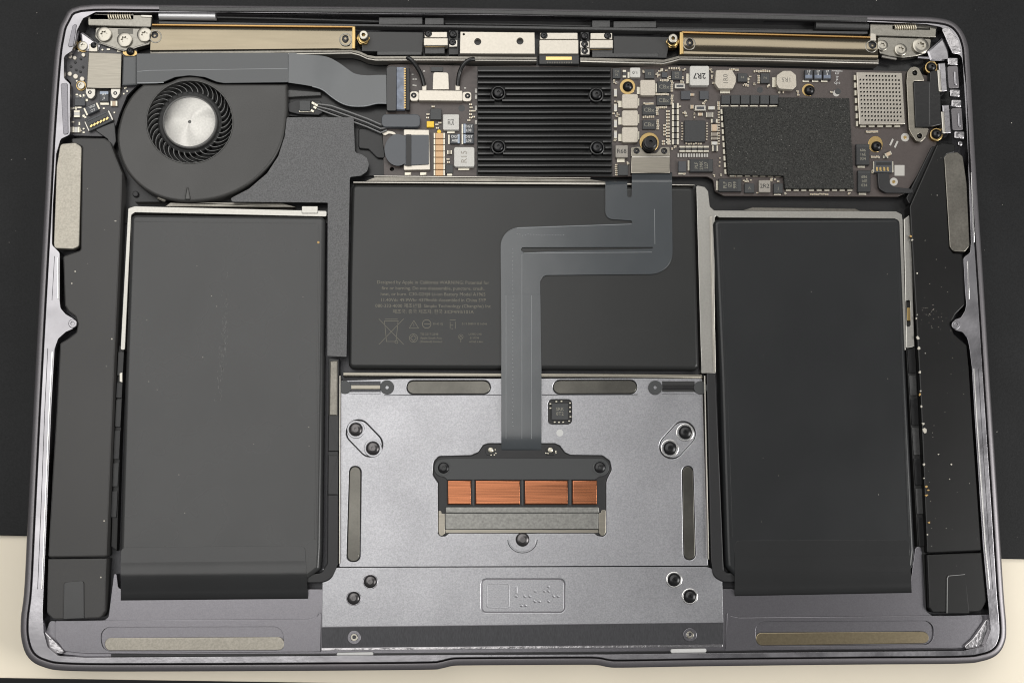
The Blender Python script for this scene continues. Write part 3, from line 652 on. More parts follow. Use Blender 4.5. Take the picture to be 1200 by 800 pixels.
def fit_width(mb, want_u0, want_u1):
    a, b = W(want_u0, 350, TH).x, W(want_u1, 350, TH).x
    x0, x1 = min(v.x for v in mb.v), max(v.x for v in mb.v); k = (b - a) / (x1 - x0)
    for v in mb.v: v.x = a + (v.x - x0) * k
fit_width(mb, 440, 575)
# symbols: crossed-out bin, warning triangle, ring mark, small boxes
for a, b in (((444, 373.5), (473, 403.5)), ((473, 373.5), (444, 403.5)), ((450.5, 376), (453, 400.5)), ((466.5, 376), (464, 400.5)), ((450, 376), (467, 376)), ((451, 374), (466, 374)), ((453, 400), (463, 400)),
             ((485, 375.5), (479.5, 384.5)), ((485, 375.5), (490.5, 384.5)), ((479.5, 384.5), (490.5, 384.5)), ((485, 378.5), (485, 382)), ((497, 379.5), (504, 379.5)),
             ((527, 375), (534, 375)), ((527.5, 377), (527.5, 385)), ((533.5, 377), (533.5, 385)), ((527.5, 381), (531, 381)), ((529, 385), (531, 385)),
             ((484.5, 392.5), (488, 396)), ((488, 396), (484.5, 399.5)), ((484.5, 399.5), (481, 396)), ((481, 396), (484.5, 392.5)), ((540, 393), (538, 396)), ((540, 393), (542, 396)), ((540, 396), (540, 401))):
    stroke(mb, a, b, .55, TH)
ring_stroke(mb, 464.5, 400.5, 1.8, .5, TH, 10); ring_stroke(mb, 500, 379.5, 5, .7, TH, 18); ring_stroke(mb, 484.5, 396, 4.8, .55, TH, 18); ring_stroke(mb, 540, 394.5, 2.8, .4, TH, 12)
for s, u, v, px in (('30-42 GJ', 513, 379.5, 2.4), ('E-13 388011 IS 16046', 556, 379.5, 2.4), ('TIS 2217-2548', 503, 391.5, 2.6), ('Apple South Asia', 505, 396, 2.6), ('(Thailand) Limited', 505, 400.2, 2.6), ('LISTED 2YD', 557, 391.5, 2.2), ('E137798', 556, 396, 2.2), ('A1965 4.4Ah', 558, 400.5, 2.2)):
    text_mb(mb, s, u, v, TH, px)
part('safety_print', mb, 'print_grey', cm)
mb = MB()
for k in range(9): u = 722 + k*5; stroke(mb, (u, 386 + 2*sin(k*2)), (u + 5, 386 + 2*sin(k*2 + 2)), .6, TH)
ring_stroke(mb, 768, 380, 7, .35, TH, 16); part('smudge_mark', mb, 'ink_black', cm)

# side channels between cells and trackpad
t = thing('cable_channel', 388, 560, -6, 'black L shaped cable channel right of the left battery cell', 'cable channel', 'cable channels beside the trackpad')
P('channel_rail', rnd([(385, 418), (397.5, 420), (396.5, 660), (388, 679), (376, 683), (357, 683), (357, 673), (376, 671), (383, 660)], [0, 2, 16, 14, 4, 0, 0, 5, 5]), -2.0, -5.8, 'black_plastic', t, .4)
P('silver_top', rnd([(386.5, 423), (396, 422), (395.5, 487), (385.5, 487)], 1), -1.7, -4, 'steel_dull', t, .35)
P('tape_wrap', rnd([(384.5, 486), (397.5, 486), (397, 529), (384, 529)], 1), -1.7, -4, 'black_film', t, .35)
P('tape_wrap', rnd([(384, 533), (397, 533), (396.3, 580), (383.5, 580)], 1), -1.7, -4, 'black_film', t, .35)
P('channel_lip', [(397.8, 440), (399, 440), (398.5, 660), (397, 660)], -1.6, -5, 'nickel', t, .1)
t = thing('cable_channel', 838, 560, -6, 'black L shaped cable channel left of the right battery cell', 'cable channel', 'cable channels beside the trackpad')
P('channel_rail', rnd([(828, 437), (838.5, 437), (844, 560), (848.5, 668), (852, 671), (863, 671), (863, 682), (848, 682), (836, 676), (833, 655)], [1, 1, 0, 4, 3, 0, 0, 10, 12, 0]), -2.0, -5.8, 'black_plastic', t, .4)
P('channel_lip', [(825.3, 440), (826.6, 440), (831, 655), (829.6, 655)], -1.6, -5, 'nickel', t, .1)
# speaker-side strips with pale and black tapes
t = thing('side_strip', 140, 500, -6, 'black strip with tape patches between left speaker and left cell', 'side strip', 'taped strips beside the speakers')
P('strip_base', [(139, 405), (146, 405), (141, 520), (137, 645), (130, 640), (134, 520)], -3.4, -5.9, 'pit_black', t, .2)
for a, b, c in ((412, 440, 'black_film'), (448, 466, 'black_plastic'), (468, 500, 'black_film'), (504, 538, 'black_plastic'), (542, 570, 'black_film'), (575, 606, 'black_plastic')):
    f = lambda v: 141.5 - (v - 405) * .045
    P('tape_patch', [(f(a) - 3, a), (f(a) + 4, a), (f(b) + 4, b), (f(b) - 3, b)], -3.0, -3.6, c, t, .15)
P('foil_tab', [(140, 437), (143.5, 436), (143.5, 448), (140, 447)], -2.6, -3.4, 'nickel', t, .1)
t = thing('side_strip', 1072, 520, -6, 'black strip with tape patches between right cell and right speaker', 'side strip', 'taped strips beside the speakers')
P('strip_base', [(1062, 408), (1073, 406), (1085, 650), (1088, 710), (1078, 706), (1076, 650)], -3.4, -5.9, 'pit_black', t, .2)
for a, b, c in ((409, 437, 'black_film'), (440, 463, 'tube_dark'), (467, 498, 'black_film'), (501, 533, 'tube_dark'), (537, 568, 'black_film'), (572, 602, 'tube_dark'), (606, 640, 'black_film')):
    f = lambda v: 1063.5 + (v - 408) * .057
    P('tape_patch', [(f(a), a), (f(a) + 8, a), (f(b) + 8, b), (f(b), b)], -3.0, -3.6, c, t, .15)

# ================================================================== speakers
sl = thing('speaker', 100, 430, -6, 'left speaker with a smooth dark grey cover and pale steel plate', 'speaker', 'long speakers along the case sides')
P('speaker_cover', rnd([(83, 162), (95, 161), (122, 161.5), (129, 166), (135, 182), (143.5, 203), (142.5, 240), (134.5, 420), (125.3, 652), (56, 653), (61, 560), (66.5, 470), (70, 402), (80, 396), (89, 389), (90.5, 379), (88, 371), (80, 365), (75.5, 358), (73.5, 300), (94, 293), (96, 172), (84, 168)], 3), -1.0, -5.9, 'speaker_skin_lit', sl, .5)
P('steel_plate', rnd([(70.5, 168.5), (88, 167), (95.7, 172), (92.7, 289), (85, 292), (63.5, 291), (62.7, 285), (66, 195)], 5), -.9, -3.0, 'steel_matte', sl, .25)
P('end_section', rnd([(56, 654.5), (125.2, 653.8), (122.5, 716), (118, 724), (62, 725.5), (54.5, 718)], [1, 1, 5, 8, 8, 8]), -1.1, -5.9, 'speaker_skin_lit', sl, .4)
P('tape_tab', rnd([(75, 682), (98.2, 680), (98.6, 724), (74, 725)], [3, 3, 0, 0]), -.75, -1.3, 'wrap_tape', sl, .12)
mb = MB()
for u, v in ((88, 318), (84, 332), (131, 397), (122, 610), (118, 676)): mb.prism(circ(u, v, 1.0, 6), -.92, -1.1, .04)
part('dust_specks', mb, 'dust_white', sl, kind='stuff')
sr = thing('speaker', 1105, 430, -6, 'right speaker with a dusty cover shaded to black and scratched steel plate', 'speaker', 'long speakers along the case sides')
P('speaker_cover', rnd([(1098, 170), (1104, 167), (1120, 169), (1119, 179), (1110, 181), (1106.5, 186), (1112.5, 290), (1117, 296.5), (1127, 297), (1129.5, 305), (1131, 357), (1120, 368), (1114, 379), (1118, 391), (1133, 404), (1135.5, 430), (1140, 500), (1150.5, 645), (1086.5, 648), (1079, 470), (1073, 360), (1066, 242)], 2.5), -1.0, -5.9, 'speaker_skin_shaded', sr, .4)
P('steel_plate', rnd([(1106.5, 184), (1111, 179.5), (1122, 178), (1128.5, 183), (1133, 215), (1136.5, 288), (1131, 295), (1117, 294.5), (1113, 289)], 4), -.9, -3.0, 'steel_dull', sr, .25)
P('end_section', rnd([(1086.5, 649.5), (1150.8, 646.8), (1156.5, 704), (1149, 717), (1093, 717.5), (1089, 712)], [1, 1, 8, 8, 3, 3]), -1.1, -5.9, 'speaker_skin_shaded', sr, .4)
P('tape_tab', rnd([(1110.5, 673.5), (1131, 672), (1136, 718), (1109.5, 718)], [4, 3, 0, 0]), -.8, -1.3, 'speaker_skin_shaded', sr, .12)
P('tab_highlight', [(1109.9, 677), (1111.4, 674), (1131, 672.3), (1131, 673), (1112, 674.7), (1110.8, 677.5), (1110.3, 718), (1109.5, 718)], -.77, -1.3, 'tab_highlight', sr, .04)  # pale line along the tab: edge highlight painted in
mb = MB()
for u, v, r in ((1069, 281, 1.4), (1075, 320, 1.2), (1074, 373, 1.2), (1076, 396, 2.3), (1077, 408, 2.0), (1078, 436, 1.8), (1079, 458, 1), (1080, 476, 1.6), (1082, 496, 1.7), (1084, 504, 3), (1083, 544, 1.8), (1083, 560, 1), (1087, 626, 1.1), (1100, 532, 1), (1115, 544, 1.1), (1113, 561, .8)):
    mb.prism([(u + r*cos(a)*random.uniform(.6, 1.2), v + r*sin(a)*random.uniform(.6, 1.3)) for a in [2*pi*k/7 for k in range(7)]], -.75, -1.2, .1)
for i in range(40): u, v = random.gauss(1092, 9), random.gauss(368, 10); mb.prism(circ(u, v, random.uniform(.15, .4), 5), -.94, -1.1, .02)
for i in range(18): u, v = random.uniform(1080, 1145), random.uniform(300, 640); mb.prism(circ(min(max(u, 1076 + (v-300)*.05), 1128 + max(0, v-430)*.06), v, random.uniform(.2, .5), 5), -.94, -1.1, .02)
part('dust_specks', mb, 'dust_white', sr, kind='stuff')
mb = MB()
for u, v in ((1067.5, 277), (1078, 462), (1086, 570), (1088, 574), (1089, 612), (1086, 580)): mb.prism([(u + random.uniform(.8, 2.2)*cos(a), v + random.uniform(.8, 2)*sin(a)) for a in [2*pi*k/7 for k in range(7)]], -.8, -1.2, .1)
part('amber_residue', mb, 'dust_amber', sr, kind='stuff')
P('ribbed_gasket', rnd([(1062, 232), (1092, 172), (1098, 170), (1066, 240)], 1), -2.5, -5.5, 'black_film', sr, .3)

# ================================================================== fan
fan = thing('fan', 234, 145, -6, 'round dark grey blower fan with a bright spun metal hub', 'fan')
FC = (222.2, 142.8)
HOUS = [(336.3, 98.3), (336.6, 115)] + spl([(336.5, 130), (333, 158), (325, 180), (311, 199), (290, 217), (264, 229.5), (238, 235), (212, 235.8), (188, 231), (167, 220), (150, 203), (140, 182), (137, 158), (142.5, 133), (151, 116), (160, 105), (168, 98.6)], 4, False) + spl([(178, 98.5), (190, 98), (199, 95.5), (209, 91.2), (222, 89.3), (235, 90.8), (246, 95), (256, 98), (270, 98.3)], 3, False)
P('housing', HOUS, -.7, -5.6, 'fan_plastic', fan, .9, [circ(*FC, 50, 56, 48)], seg=5)
P('intake_ring', circ(*FC, 51.5, 64, 49.5), -.55, -1.0, 'fan_ring', fan, .15, [circ(*FC, 50, 60, 48)])
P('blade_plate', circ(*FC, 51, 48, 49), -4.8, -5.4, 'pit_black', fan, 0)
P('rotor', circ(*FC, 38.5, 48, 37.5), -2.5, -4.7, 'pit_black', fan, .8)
hub = P('hub', circ(*FC, 33, 56, 31.8), -1.0, -4.6, 'fan_ring', fan, .4)
c0 = W(*FC, -.93); kk = S(*FC, -1)
mb = MB(); mb.lathe([(0.0, -.25*MM), (1.4*kk, -.25*MM), (2.0*kk, 0), (29.8*kk, 0), (30.6*kk, -.1*MM)], 64)
hm = bpy.data.objects.new('hub_cap', mb.mesh('hub_cap', 'hub_metal')); COL.objects.link(hm); hm.parent = hub; hm.location = c0 - wloc(hub)
# one curved blade, shared by all
mb = MB(); n = 7; inn = []; outr = []
for i in range(n + 1):
    s = i / n; r = (37.5 + 13.2 * s) * kk; a = .30 * s * s - .02 + .05 * s
    inn.append(Vector((r*cos(a), r*sin(a), 0))); outr.append(Vector((r*cos(a + .022*(1 - .3*s)), r*sin(a + .022*(1-.3*s)), 0)))
hgt = 2.7 * MM; N1 = n + 1
vs = inn + outr + [p - Vector((0, 0, hgt)) for p in inn] + [p - Vector((0, 0, hgt)) for p in outr]; fs = []
for i in range(n):
    fs += [(i, i+1, N1+i+1, N1+i), (i+1, i, 2*N1+i, 2*N1+i+1), (N1+i, N1+i+1, 3*N1+i+1, 3*N1+i)]
fs += [(0, N1, 3*N1, 2*N1), (n, 2*N1+n, 3*N1+n, N1+n)]
mb.add(vs, fs); bm_ = mb.mesh('blade', 'blade_plastic')
bz = W(*FC, -1.45)
for k in range(37): inst('blade', bm_, fan, bz, 2*pi*k/37)
P('vent_bump', rnd([(216, 234), (218.5, 219), (220.5, 219), (223.5, 234)], 2), -.25, -1.2, 'fan_ring', fan, .35)
P('foot_lug', rnd(rrect(189, 232.5, 12, 6, 25), 2.5), -2.6, -5, 'steel_dull', fan, .5)
P('foot_pin', circ(158.5, 227, 3.6, 14), -4.6, -5.6, 'black_plastic', fan, .3)

# ================================================================== graphite duct sheet
solo('duct_sheet', MB().prism(rnd([(336, 137.5), (414.5, 137.5), (416, 179), (423, 180.5), (430, 185), (432.5, 193), (430, 201), (423, 206), (410, 207.5), (408.5, 290), (406, 418), (383.5, 417), (384, 237.5), (272, 236.5), (270, 232.5), (292, 221), (313, 203), (326, 183), (333.5, 160)], [2, 3, 4, 3, 5, 5, 5, 3, 2, 0, 1, 1, 1, 2, 3, 0, 0, 0, 0]), -.85, -1.15, .06), 'graphite',
     'grey speckled sheet curving from the fan down between two battery cells', 'duct sheet')
t = thing('fan_outlet_duct', 380, 170, -6, 'black plastic duct around the fan outlet beneath the speckled sheet', 'fan duct')
P('duct_floor', [(330, 98), (455, 100), (455, 206), (410, 206), (415, 140), (336, 136)], -4.4, -5.5, 'black_film', t, .1)
P('duct_rib', rnd([(337, 105), (376, 108), (376, 112), (337, 114)], 1), -3.0, -4.4, 'tube_dark', t, .2)
P('duct_pad', rnd([(420, 150), (447, 152), (452, 186), (442, 185), (432, 175), (420, 174)], 3), -3.3, -4.5, 'black_film', t, .3)

# ================================================================== fan cable
t = thing('fan_cable', 380, 125, -5, 'thin black fan cable, shine painted on alternate wires, with a tiny circuit at its fan end', 'cable')
P('cable_board', rnd([(337, 121), (347, 117), (376, 118), (378, 132), (373, 135), (350, 134), (338, 131)], 2), -2.9, -4.3, 'black_plastic', t, .2)
ch = P('chip', rect(351, 118, 363.5, 130), -1.9, -3, 'chip_grey', t, .1); P('chip_terminals', rect(350.2, 129.6, 364, 131.4), -2.4, -3, 'solder', t, .1)
for u, v in ((367, 121), (370.5, 123), (366, 130), (369, 126)): P('capacitor', rrect(u, v, 4, 2.6, 30), -2.3, -3, 'solder', t, .1)
for k in range(5):
    o_ = k * 2.4
    part('wire', MB().tube([W(u, v + o_ * s, h) for u, v, h, s in ((372, 122, -2.7, .6), (388, 124, -2.4, 1), (408, 131, -2.0, 1), (430, 139, -1.9, 1), (446, 146, -2.1, 1), (453, 147, -2.5, .6))], .26 * MM, 8), 'wire_shine' if k % 2 == 0 else 'wire_black', t)

# ================================================================== flex cable along the rear left
t = thing('io_flex_cable', 300, 82, -3, 'wide grey ribbon cable running above the fan to the logic board', 'ribbon cable')
P('ribbon_fold', rnd([(143.5, 66), (160.5, 65), (160.5, 99.5), (142.5, 100.5)], 1), -1.6, -2.2, 'flex_blue', t, .5)
P('ribbon_span', rnd([(160, 63), (260, 62.2), (337.5, 62), (338, 96.5), (262, 97.5), (254, 96), (240, 90.5), (222, 88.5), (205, 90.5), (192, 96), (184, 98), (160, 98.5)], 1), -1.0, -1.35, 'flex_blue', t, .08)
mb = MB()
for a, b in (((161, 84), (175, 82.7)), ((175, 82.7), (337, 80.5))): stroke(mb, a, b, .55, -.985)
stroke(mb, (161, 97.4), (192, 96.8), 1.0, -.985)
part('seam_line', mb, 'flex_line', t)
top = [(338, 62, -1.1), (352, 62.5, -1.2), (368, 64, -1.6), (384, 67, -2.3), (396, 73, -2.8), (406, 80, -3.0), (416, 86.5, -2.6), (430, 88.5, -2.0), (442, 88, -1.6), (453, 88, -1.5)]
bot = [(338, 97, -1.1), (352, 99, -1.2), (366, 101.5, -1.5), (378, 105.5, -1.9), (389, 114, -2.2), (400, 121, -2.2), (412, 124.5, -2.0), (428, 124.5, -1.7), (441, 121.5, -1.5), (453, 121.5, -1.5)]
Lr = [W(*q) for q in spl([Vector(a) for a in top], 4, False)]; Rr = [W(*q) for q in spl([Vector(a) for a in bot], 4, False)]
rows = 5; mb = MB()
for k in range(rows):
    A = [a.lerp(b, k/rows) for a, b in zip(Lr, Rr)]; B = [a.lerp(b, (k+1)/rows) for a, b in zip(Lr, Rr)]; mb.ribbon(A, B, .2*MM)
part('ribbon_bend', mb, 'flex_film', t, ang=80)
part('ribbon_edge', MB().tube([p + Vector((0, 0, .05*MM)) for p in Rr[8:]], .22*MM, 6), 'flex_line', t)
P('stiffener', rnd([(452.5, 80), (456, 77.5), (465, 77.5), (464.5, 130), (453, 130)], 2), -1.2, -2.6, 'flex_dark', t, .2)
P('blue_film', rect(464.8, 78.8, 474.5, 128.5), -1.15, -2.6, 'tab_blue', t, .1)
for i in range(24): P('contact', rect(473.2, 80 + i*2.0, 475.6, 81.1 + i*2.0), -1.08, -1.4, 'brass', t, .02)
P('latch_bar', rect(476, 80, 480.2, 129), -1.0, -2.6, 'black_plastic', t, .25)

# ================================================================== small electronic parts
def BOX(mb, u, v, lu, lv, deg, ht, hb, b=.04): mb.prism(rrect(u, v, lu, lv, deg), ht, hb, b, seg=1)
def chip(parent, u0, v0, u1, v1, hb, ht, ink=None, mats='chip_black', deg=0, lab=None, name='chip', px=None, inkmat='chip_ink'):
    cu, cv, lu, lv = (u0+u1)/2, (v0+v1)/2, u1-u0, v1-v0
    c = P(name, rrect(cu, cv, lu, lv, deg), ht, hb, mats, parent, .08, seg=1, label=lab)
    if ink:
        mb = MB(); L = ink.split('\n')
        for i, s in enumerate(L): text_mb(mb, s, cu, cv + (i - (len(L)-1)/2) * (px or 3) * 1.35, ht + .015, px or 3, 0)
        part('marking', mb, inkmat, c)
    return c
def inductor(parent, u0, v0, u1, v1, hb, ht, mats='ferrite', ink=None, deg=0, px=6, term=(), r=1.5, inkmat='ink_black', sx=1.0, poly=None, bold=.012):
    b = P('inductor', rnd(poly or rect(u0, v0, u1, v1), r), ht, hb, mats, parent, .18)
    for q in term: P('terminal', rect(*q), hb + .5, hb - .1, 'solder', b, .06)
    if ink:
        mb = MB(); L = ink.split('\n')
        for i, s in enumerate(L):
            a = radians(deg); off = (i - (len(L)-1)/2) * px * 1.3
            text_mb(mb, s, (u0+u1)/2 + sin(a)*off, (v0+v1)/2 + cos(a)*off, ht + .015, px, deg, sx, bold=bold)
        part('marking', mb, inkmat, b)
    return b
def mlcc(parent, u, v, lu, lv, deg, hb, ht, body='cap_dark', mbx=None, frac=.27):
    """multilayer capacitor: dark body, bright end caps along its long side; with mbx it joins a mesh of small ones"""
    mb = mbx or MB(); a = radians(deg); c, s = cos(a), sin(a); e = lu * frac
    mb.cur = 0; BOX(mb, u, v, lu - 2*e, lv*.94, deg, ht - .04, hb)
    mb.cur = 1
    for sg in (-1, 1):
        d = sg * (lu - e) / 2; BOX(mb, u + d*c, v + d*s, e, lv, deg, ht, hb)
    mb.cur = 0
    if not mbx: return part('capacitor', mb, [body, 'solder'], parent)
def tant(parent, u0, v0, u1, v1, hb, ht, ink, deg=0, stripe=None, px=3.6, term=(), inkmat='ink_white', mats='tantalum', sub=None):
    b = P('tantalum_capacitor', rect(u0, v0, u1, v1), ht, hb, mats, parent, .15, seg=1)
    if stripe: P('polarity_stripe', rect(*stripe), ht + .02, ht - .1, 'tantalum_stripe' if inkmat == 'ink_white' else 'chip_grey', b, 0)
    for q in term: P('terminal', rect(*q), hb + .45, hb - .1, 'solder', b, .05)
    if ink:
        mb = MB(); L = ink.split('\n'); a = radians(deg)
        for i, s in enumerate(L):
            off = (i - (len(L)-1)/2) * px * 1.45
            text_mb(mb, s, (u0+u1)/2 + sin(a)*off, (v0+v1)/2 + cos(a)*off, ht + .03, px, deg, bold=.01)
        part('marking', mb, inkmat, b)
    return b

# ================================================================== left port board
io = thing('port_board', 110, 110, -5, 'small dark circuit board in the corner left of the fan', 'circuit board')
BH = -3.2
P('board', rnd([(77, 68), (84, 61), (92, 58), (100, 50), (118, 50), (160, 56), (163, 98), (149, 112), (140, 134), (136, 147), (124, 160), (86, 159), (83, 156), (83, 97), (77, 91)], 3), BH, -4.3, 'pcb_left', io, .1)
cv = P('shield_cover', [(103.5, 61), (142.5, 63), (141.3, 103.5), (101, 103.5)], -1.3, -3, 'steel', io, .3, label='brushed square steel cover with two screw ears')
P('cover_ear', rnd([(100.5, 102.5), (111.5, 102.5), (111.5, 112), (107, 116.5), (103, 115), (100, 109)], [0, 0, 4, 4, 4, 3]), -1.9, -3, 'nickel', cv, .15)
P('cover_ear', rnd([(130, 102.5), (141, 102.5), (140.5, 110), (136, 116), (131, 114.5), (129.5, 108)], [0, 0, 4, 4, 4, 3]), -1.9, -3, 'nickel', cv, .15)
screw('black', io, 105.8, 109, -2.4, 3.9); screw('black', io, 135.6, 110, -2.4, 3.9)
P('cover_clip', rect(104, 52, 114, 60.5), -1.9, -3.2, 'nickel_white', io, .2)
screw('ball', io, 109.5, 53, -1.7, 3.6); 
P('brass_pad', rnd([(144, 59), (160, 59.5), (161, 64), (157, 66), (147, 65.5), (143.5, 63)], 2), -2.6, -3.3, 'brass', io, .1); screw('ball', io, 152.5, 60, -2.2, 4.8)
for u, v, r in ((97.3, 54.3, 6.2), (95, 100.5, 5.2)):
    P('brass_pad', circ(u, v, r + .8, 20), -2.9, -3.3, 'brass', io, .1); screw('steel', io, u, v, -2.7, r - .6)
for u, v, r in ((81.7, 66, 2.7), (87.2, 67.8, 2.5), (97.5, 64.3, 2.6), (81.4, 86.5, 2.9), (88.2, 89.5, 3.2), (96, 92.5, 3.1)): P('contact_dome', circ(u, v, r, 14), -2.75, -3.3, 'nickel_white', io, .25)
for u, v in ((83, 78), (97, 78.5), (88, 73), (94.5, 69), (89, 82), (94, 84)): P('test_pin', circ(u, v, 1.5, 8), -2.9, -3.3, 'ink_black', io, .1)
tant(io, 116.8, 107, 127, 119, BH, -2.0, 'A7\nJ1', 0, (117, 107.2, 126.8, 110.5), 3, ((117.5, 119.6, 127.5, 123),))
for cu, cv_, in ((107.3, 127.5),):
    b = P('tantalum_capacitor', rrect(cu, cv_, 13.5, 9.5, -25), -2.0, BH, 'tantalum', io, .15, seg=1)
    P('terminal', rrect(100.5, 131, 2.2, 9, -25), -2.6, BH, 'solder', b, .05); P('terminal', rrect(114.6, 124.3, 2.2, 8, -25), -2.6, BH, 'solder', b, .05)
    mb = MB(); text_mb(mb, 'VN7', 108, 125, -1.97, 3, 25); text_mb(mb, 'OT', 109, 129.5, -1.97, 3, 25); part('marking', mb, 'ink_white', b)
cn = P('fan_connector', rrect(115.5, 141.5, 29.5, 13.5, -25), -1.9, BH, 'chip_grey', io, .12, label='tilted grey fan connector with gold pins')
P('connector_slot', rrect(116.3, 143.5, 23, 5, -25), -1.86, -2.0, 'pit_black', cn, .0)
for k in range(6):
    q = (k - 2.5) * 4.1; a = radians(-25); P('gold_pin', rrect(116.2 + q*cos(a), 143.2 + q*sin(a), 2.2, 3.6, 40), -1.75, -2.0, 'gold', cn, .06)
P('connector_bar', rrect(113.3, 136.6, 24, 2.2, -25), -1.75, -2.2, 'tantalum', cn, .1)
for sg in (-1, 1): P('connector_end', rrect(115.6 + sg*15*cos(radians(-25)), 141.5 + sg*15*sin(radians(-25)), 2.4, 12, -25), -1.95, BH, 'nickel', cn, .15)
P('fan_lead', rnd([(110, 152), (128, 145), (134, 143), (136, 166), (130, 178), (126, 163)], 2), -2.6, -3.6, 'flex_dark', io, .2)
chip(io, 87.5, 115.5, 99.5, 124, BH, -2.4, None, 'tantalum')
mlcc(io, 90, 133.5, 8, 7, 90, BH, -2.3, 'ferrite_light'); mlcc(io, 89, 152, 8.5, 6.5, 0, BH, -2.3, 'ferrite_light'); mlcc(io, 133.5, 121.3, 8, 6, 0, BH, -2.4, 'cap_tan')
mb = MB()
for u, v, lu, lv in ((86, 127, 3, 2), (89, 127, 2, 4), (93, 126, 5, 2), (98, 136, 3, 3), (100, 137.5, 2.5, 2), (86, 143, 2, 2), (93, 145, 2, 4), (94, 152, 2, 5), (98, 151, 2.4, 2), (98, 155.3, 2.6, 2), (134, 132, 2, 2), (121.5, 127.2, 2.4, 2), (101.5, 117.5, 3, 3), (120, 58.5, 2.2, 2), (127, 58, 4, 2), (139, 60, 4, 2), (92, 60, 2, 2), (90, 95, 2, 2), (145, 110, 2, 2), (149, 107, 2, 2), (147, 103, 4, 2), (90, 111, 3, 2), (94, 112.5, 2, 3), (98, 112, 2, 3)):
    BOX(mb, u, v, lu, lv, random.choice((0, 0, -20)), BH + .25, BH - .05)
part('small_components', mb, 'solder', io, kind='stuff')
mb = MB(); text_mb(mb, 'TP107', 94, 113, BH + .01, 3.4); part('board_print', mb, 'ink_white', io)

# ================================================================== logic board
lb = thing('logic_board', 770, 150, -5, 'long dark brown logic board packed with chips and inductors along the rear', 'circuit board')
B0 = -3.4; BB = B0 - .05
P('board', rnd([(453, 79), (456, 76), (470, 75.5), (560, 77.5), (630, 77), (720, 79.5), (786, 77), (900, 79.5), (1000, 82), (1066, 84), (1092, 90), (1094, 160), (1098, 168), (1062, 226), (1052, 230.5), (848, 229.5), (838, 224), (836, 211), (829, 207), (640, 207), (450, 207), (448, 150), (453, 130)], [2, 2, 2, 0, 0, 0, 2, 0, 0, 2, 4, 0, 3, 4, 4, 5, 4, 4, 4, 0, 3, 3, 1]), B0, -4.3, 'pcb', lb, .08,
  [circ(459.3, 198, 2.5, 12)])
small = MB(); white = MB()
def sm(u, v, lu=3.2, lv=2.0, deg=0, body=None): mlcc(None, u, v, max(lu, lv), min(lu, lv), deg + (0 if lu >= lv else 90), BB, B0 + .5, mbx=small, frac=.36)
# --- coax bracket and cables
cb = P('coax_bracket', rnd([(490.5, 105.5), (542, 106.2), (542, 118.5), (490.5, 118)], 1), -1.6, BB, 'nickel_white', lb, .2, label='pale T shaped bracket clamping two black aerial cables')
P('bracket_tab', rnd([(507.5, 84.5), (525.5, 85), (526.3, 105), (507, 105)], [3, 3, 0, 0]), -1.75, BB, 'nickel_white', cb, .15)
P('bracket_ear', rnd(rect(480, 107, 491, 118.5), 3.5), -2.2, BB, 'nickel_white', cb, .15); P('bracket_ear', rnd(rect(541.5, 107.5, 552.5, 119), 3.5), -2.2, BB, 'nickel_white', cb, .15)
screw('black', lb, 485, 112.4, -2.6, 3.9); screw('black', lb, 548, 113, -2.6, 3.9)
chip(lb, 505, 78.5, 519, 84, BB, B0 + .5, None, 'chip_grey'); 
for u, lab in ((497.3, 'left'), (536.3, 'right')): P('cable_plug', rect(u - 2.6, 99.5, u + 2.6, 106), -1.9, BB, 'nickel_white', lb, .2)
for pts, lab in ((((477, 67.5, -.2), (482, 70.5, .1), (488, 78, -.6), (494, 89, -1.7), (497, 101, -2.2)), 'short black aerial cable curving into the left end of the pale bracket'),
                 (((556, 69.5, -.2), (550, 70.5, .2), (543, 76, -.4), (538, 87, -1.6), (536.5, 101, -2.2)), 'short black aerial cable curving into the right end of the pale bracket')):
    q = [W(*p) for p in spl([Vector(p) for p in pts], 6, False)]
    solo('aerial_cable', MB().tube(q, .72 * MM, 12), 'wire_black', lab, 'cable', 'aerial cables')
# --- left area
solo('rubber_cover', MB().prism(rnd(rect(447, 133.8, 492.5, 149), 5), -1.3, BB + .1, .25), 'tab_grey', 'dark grey rounded bar covering the fan cable plug', 'cover')
chip(lb, 504.2, 127.5, 517.3, 140.3, BB, B0 + 1.0, None, 'chip_grey')
P('tantalum_capacitor', rect(500, 142, 508.5, 149), B0 + .9, BB, 'yellow_part', lb, .12, seg=1, label='small yellow capacitor left of a grey inductor'); P('yellow_dot', circ(514.5, 154.3, 2.6, 6), B0 + .5, BB, 'yellow_part', lb, .1)
inductor(lb, 519, 134, 538, 152.3, BB, B0 + 1.5, 'ferrite_light', '2R2\n2m5', 90, 3.2, ((524, 153, 533, 156.3),))
tant(lb, 543, 145, 555.3, 156.3, BB, B0 + 1.0, 'OGT\nL08', 0, (543.2, 145.3, 545.6, 156), 3.2, ((541, 145.5, 542.8, 157),))
tant(lb, 543, 157, 555.3, 168.3, BB, B0 + 1.0, 'OGT\nL08', 0, (543.2, 157.3, 545.6, 168), 3.2, ((541, 157.5, 542.8, 169),))
tant(lb, 527.5, 157, 538.8, 168.3, BB, B0 + 1.0, 'OGT\nA0B', 0, (536.3, 157.3, 538.6, 168), 3.2, ((525.2, 158, 527, 169),))
inductor(lb, 532, 172.3, 556, 195.5, BB, B0 + 1.6, 'ferrite_light', 'R15', 90, 7, ((537, 196, 550, 199.5),), r=2.5, inkmat='ferrite_dark')
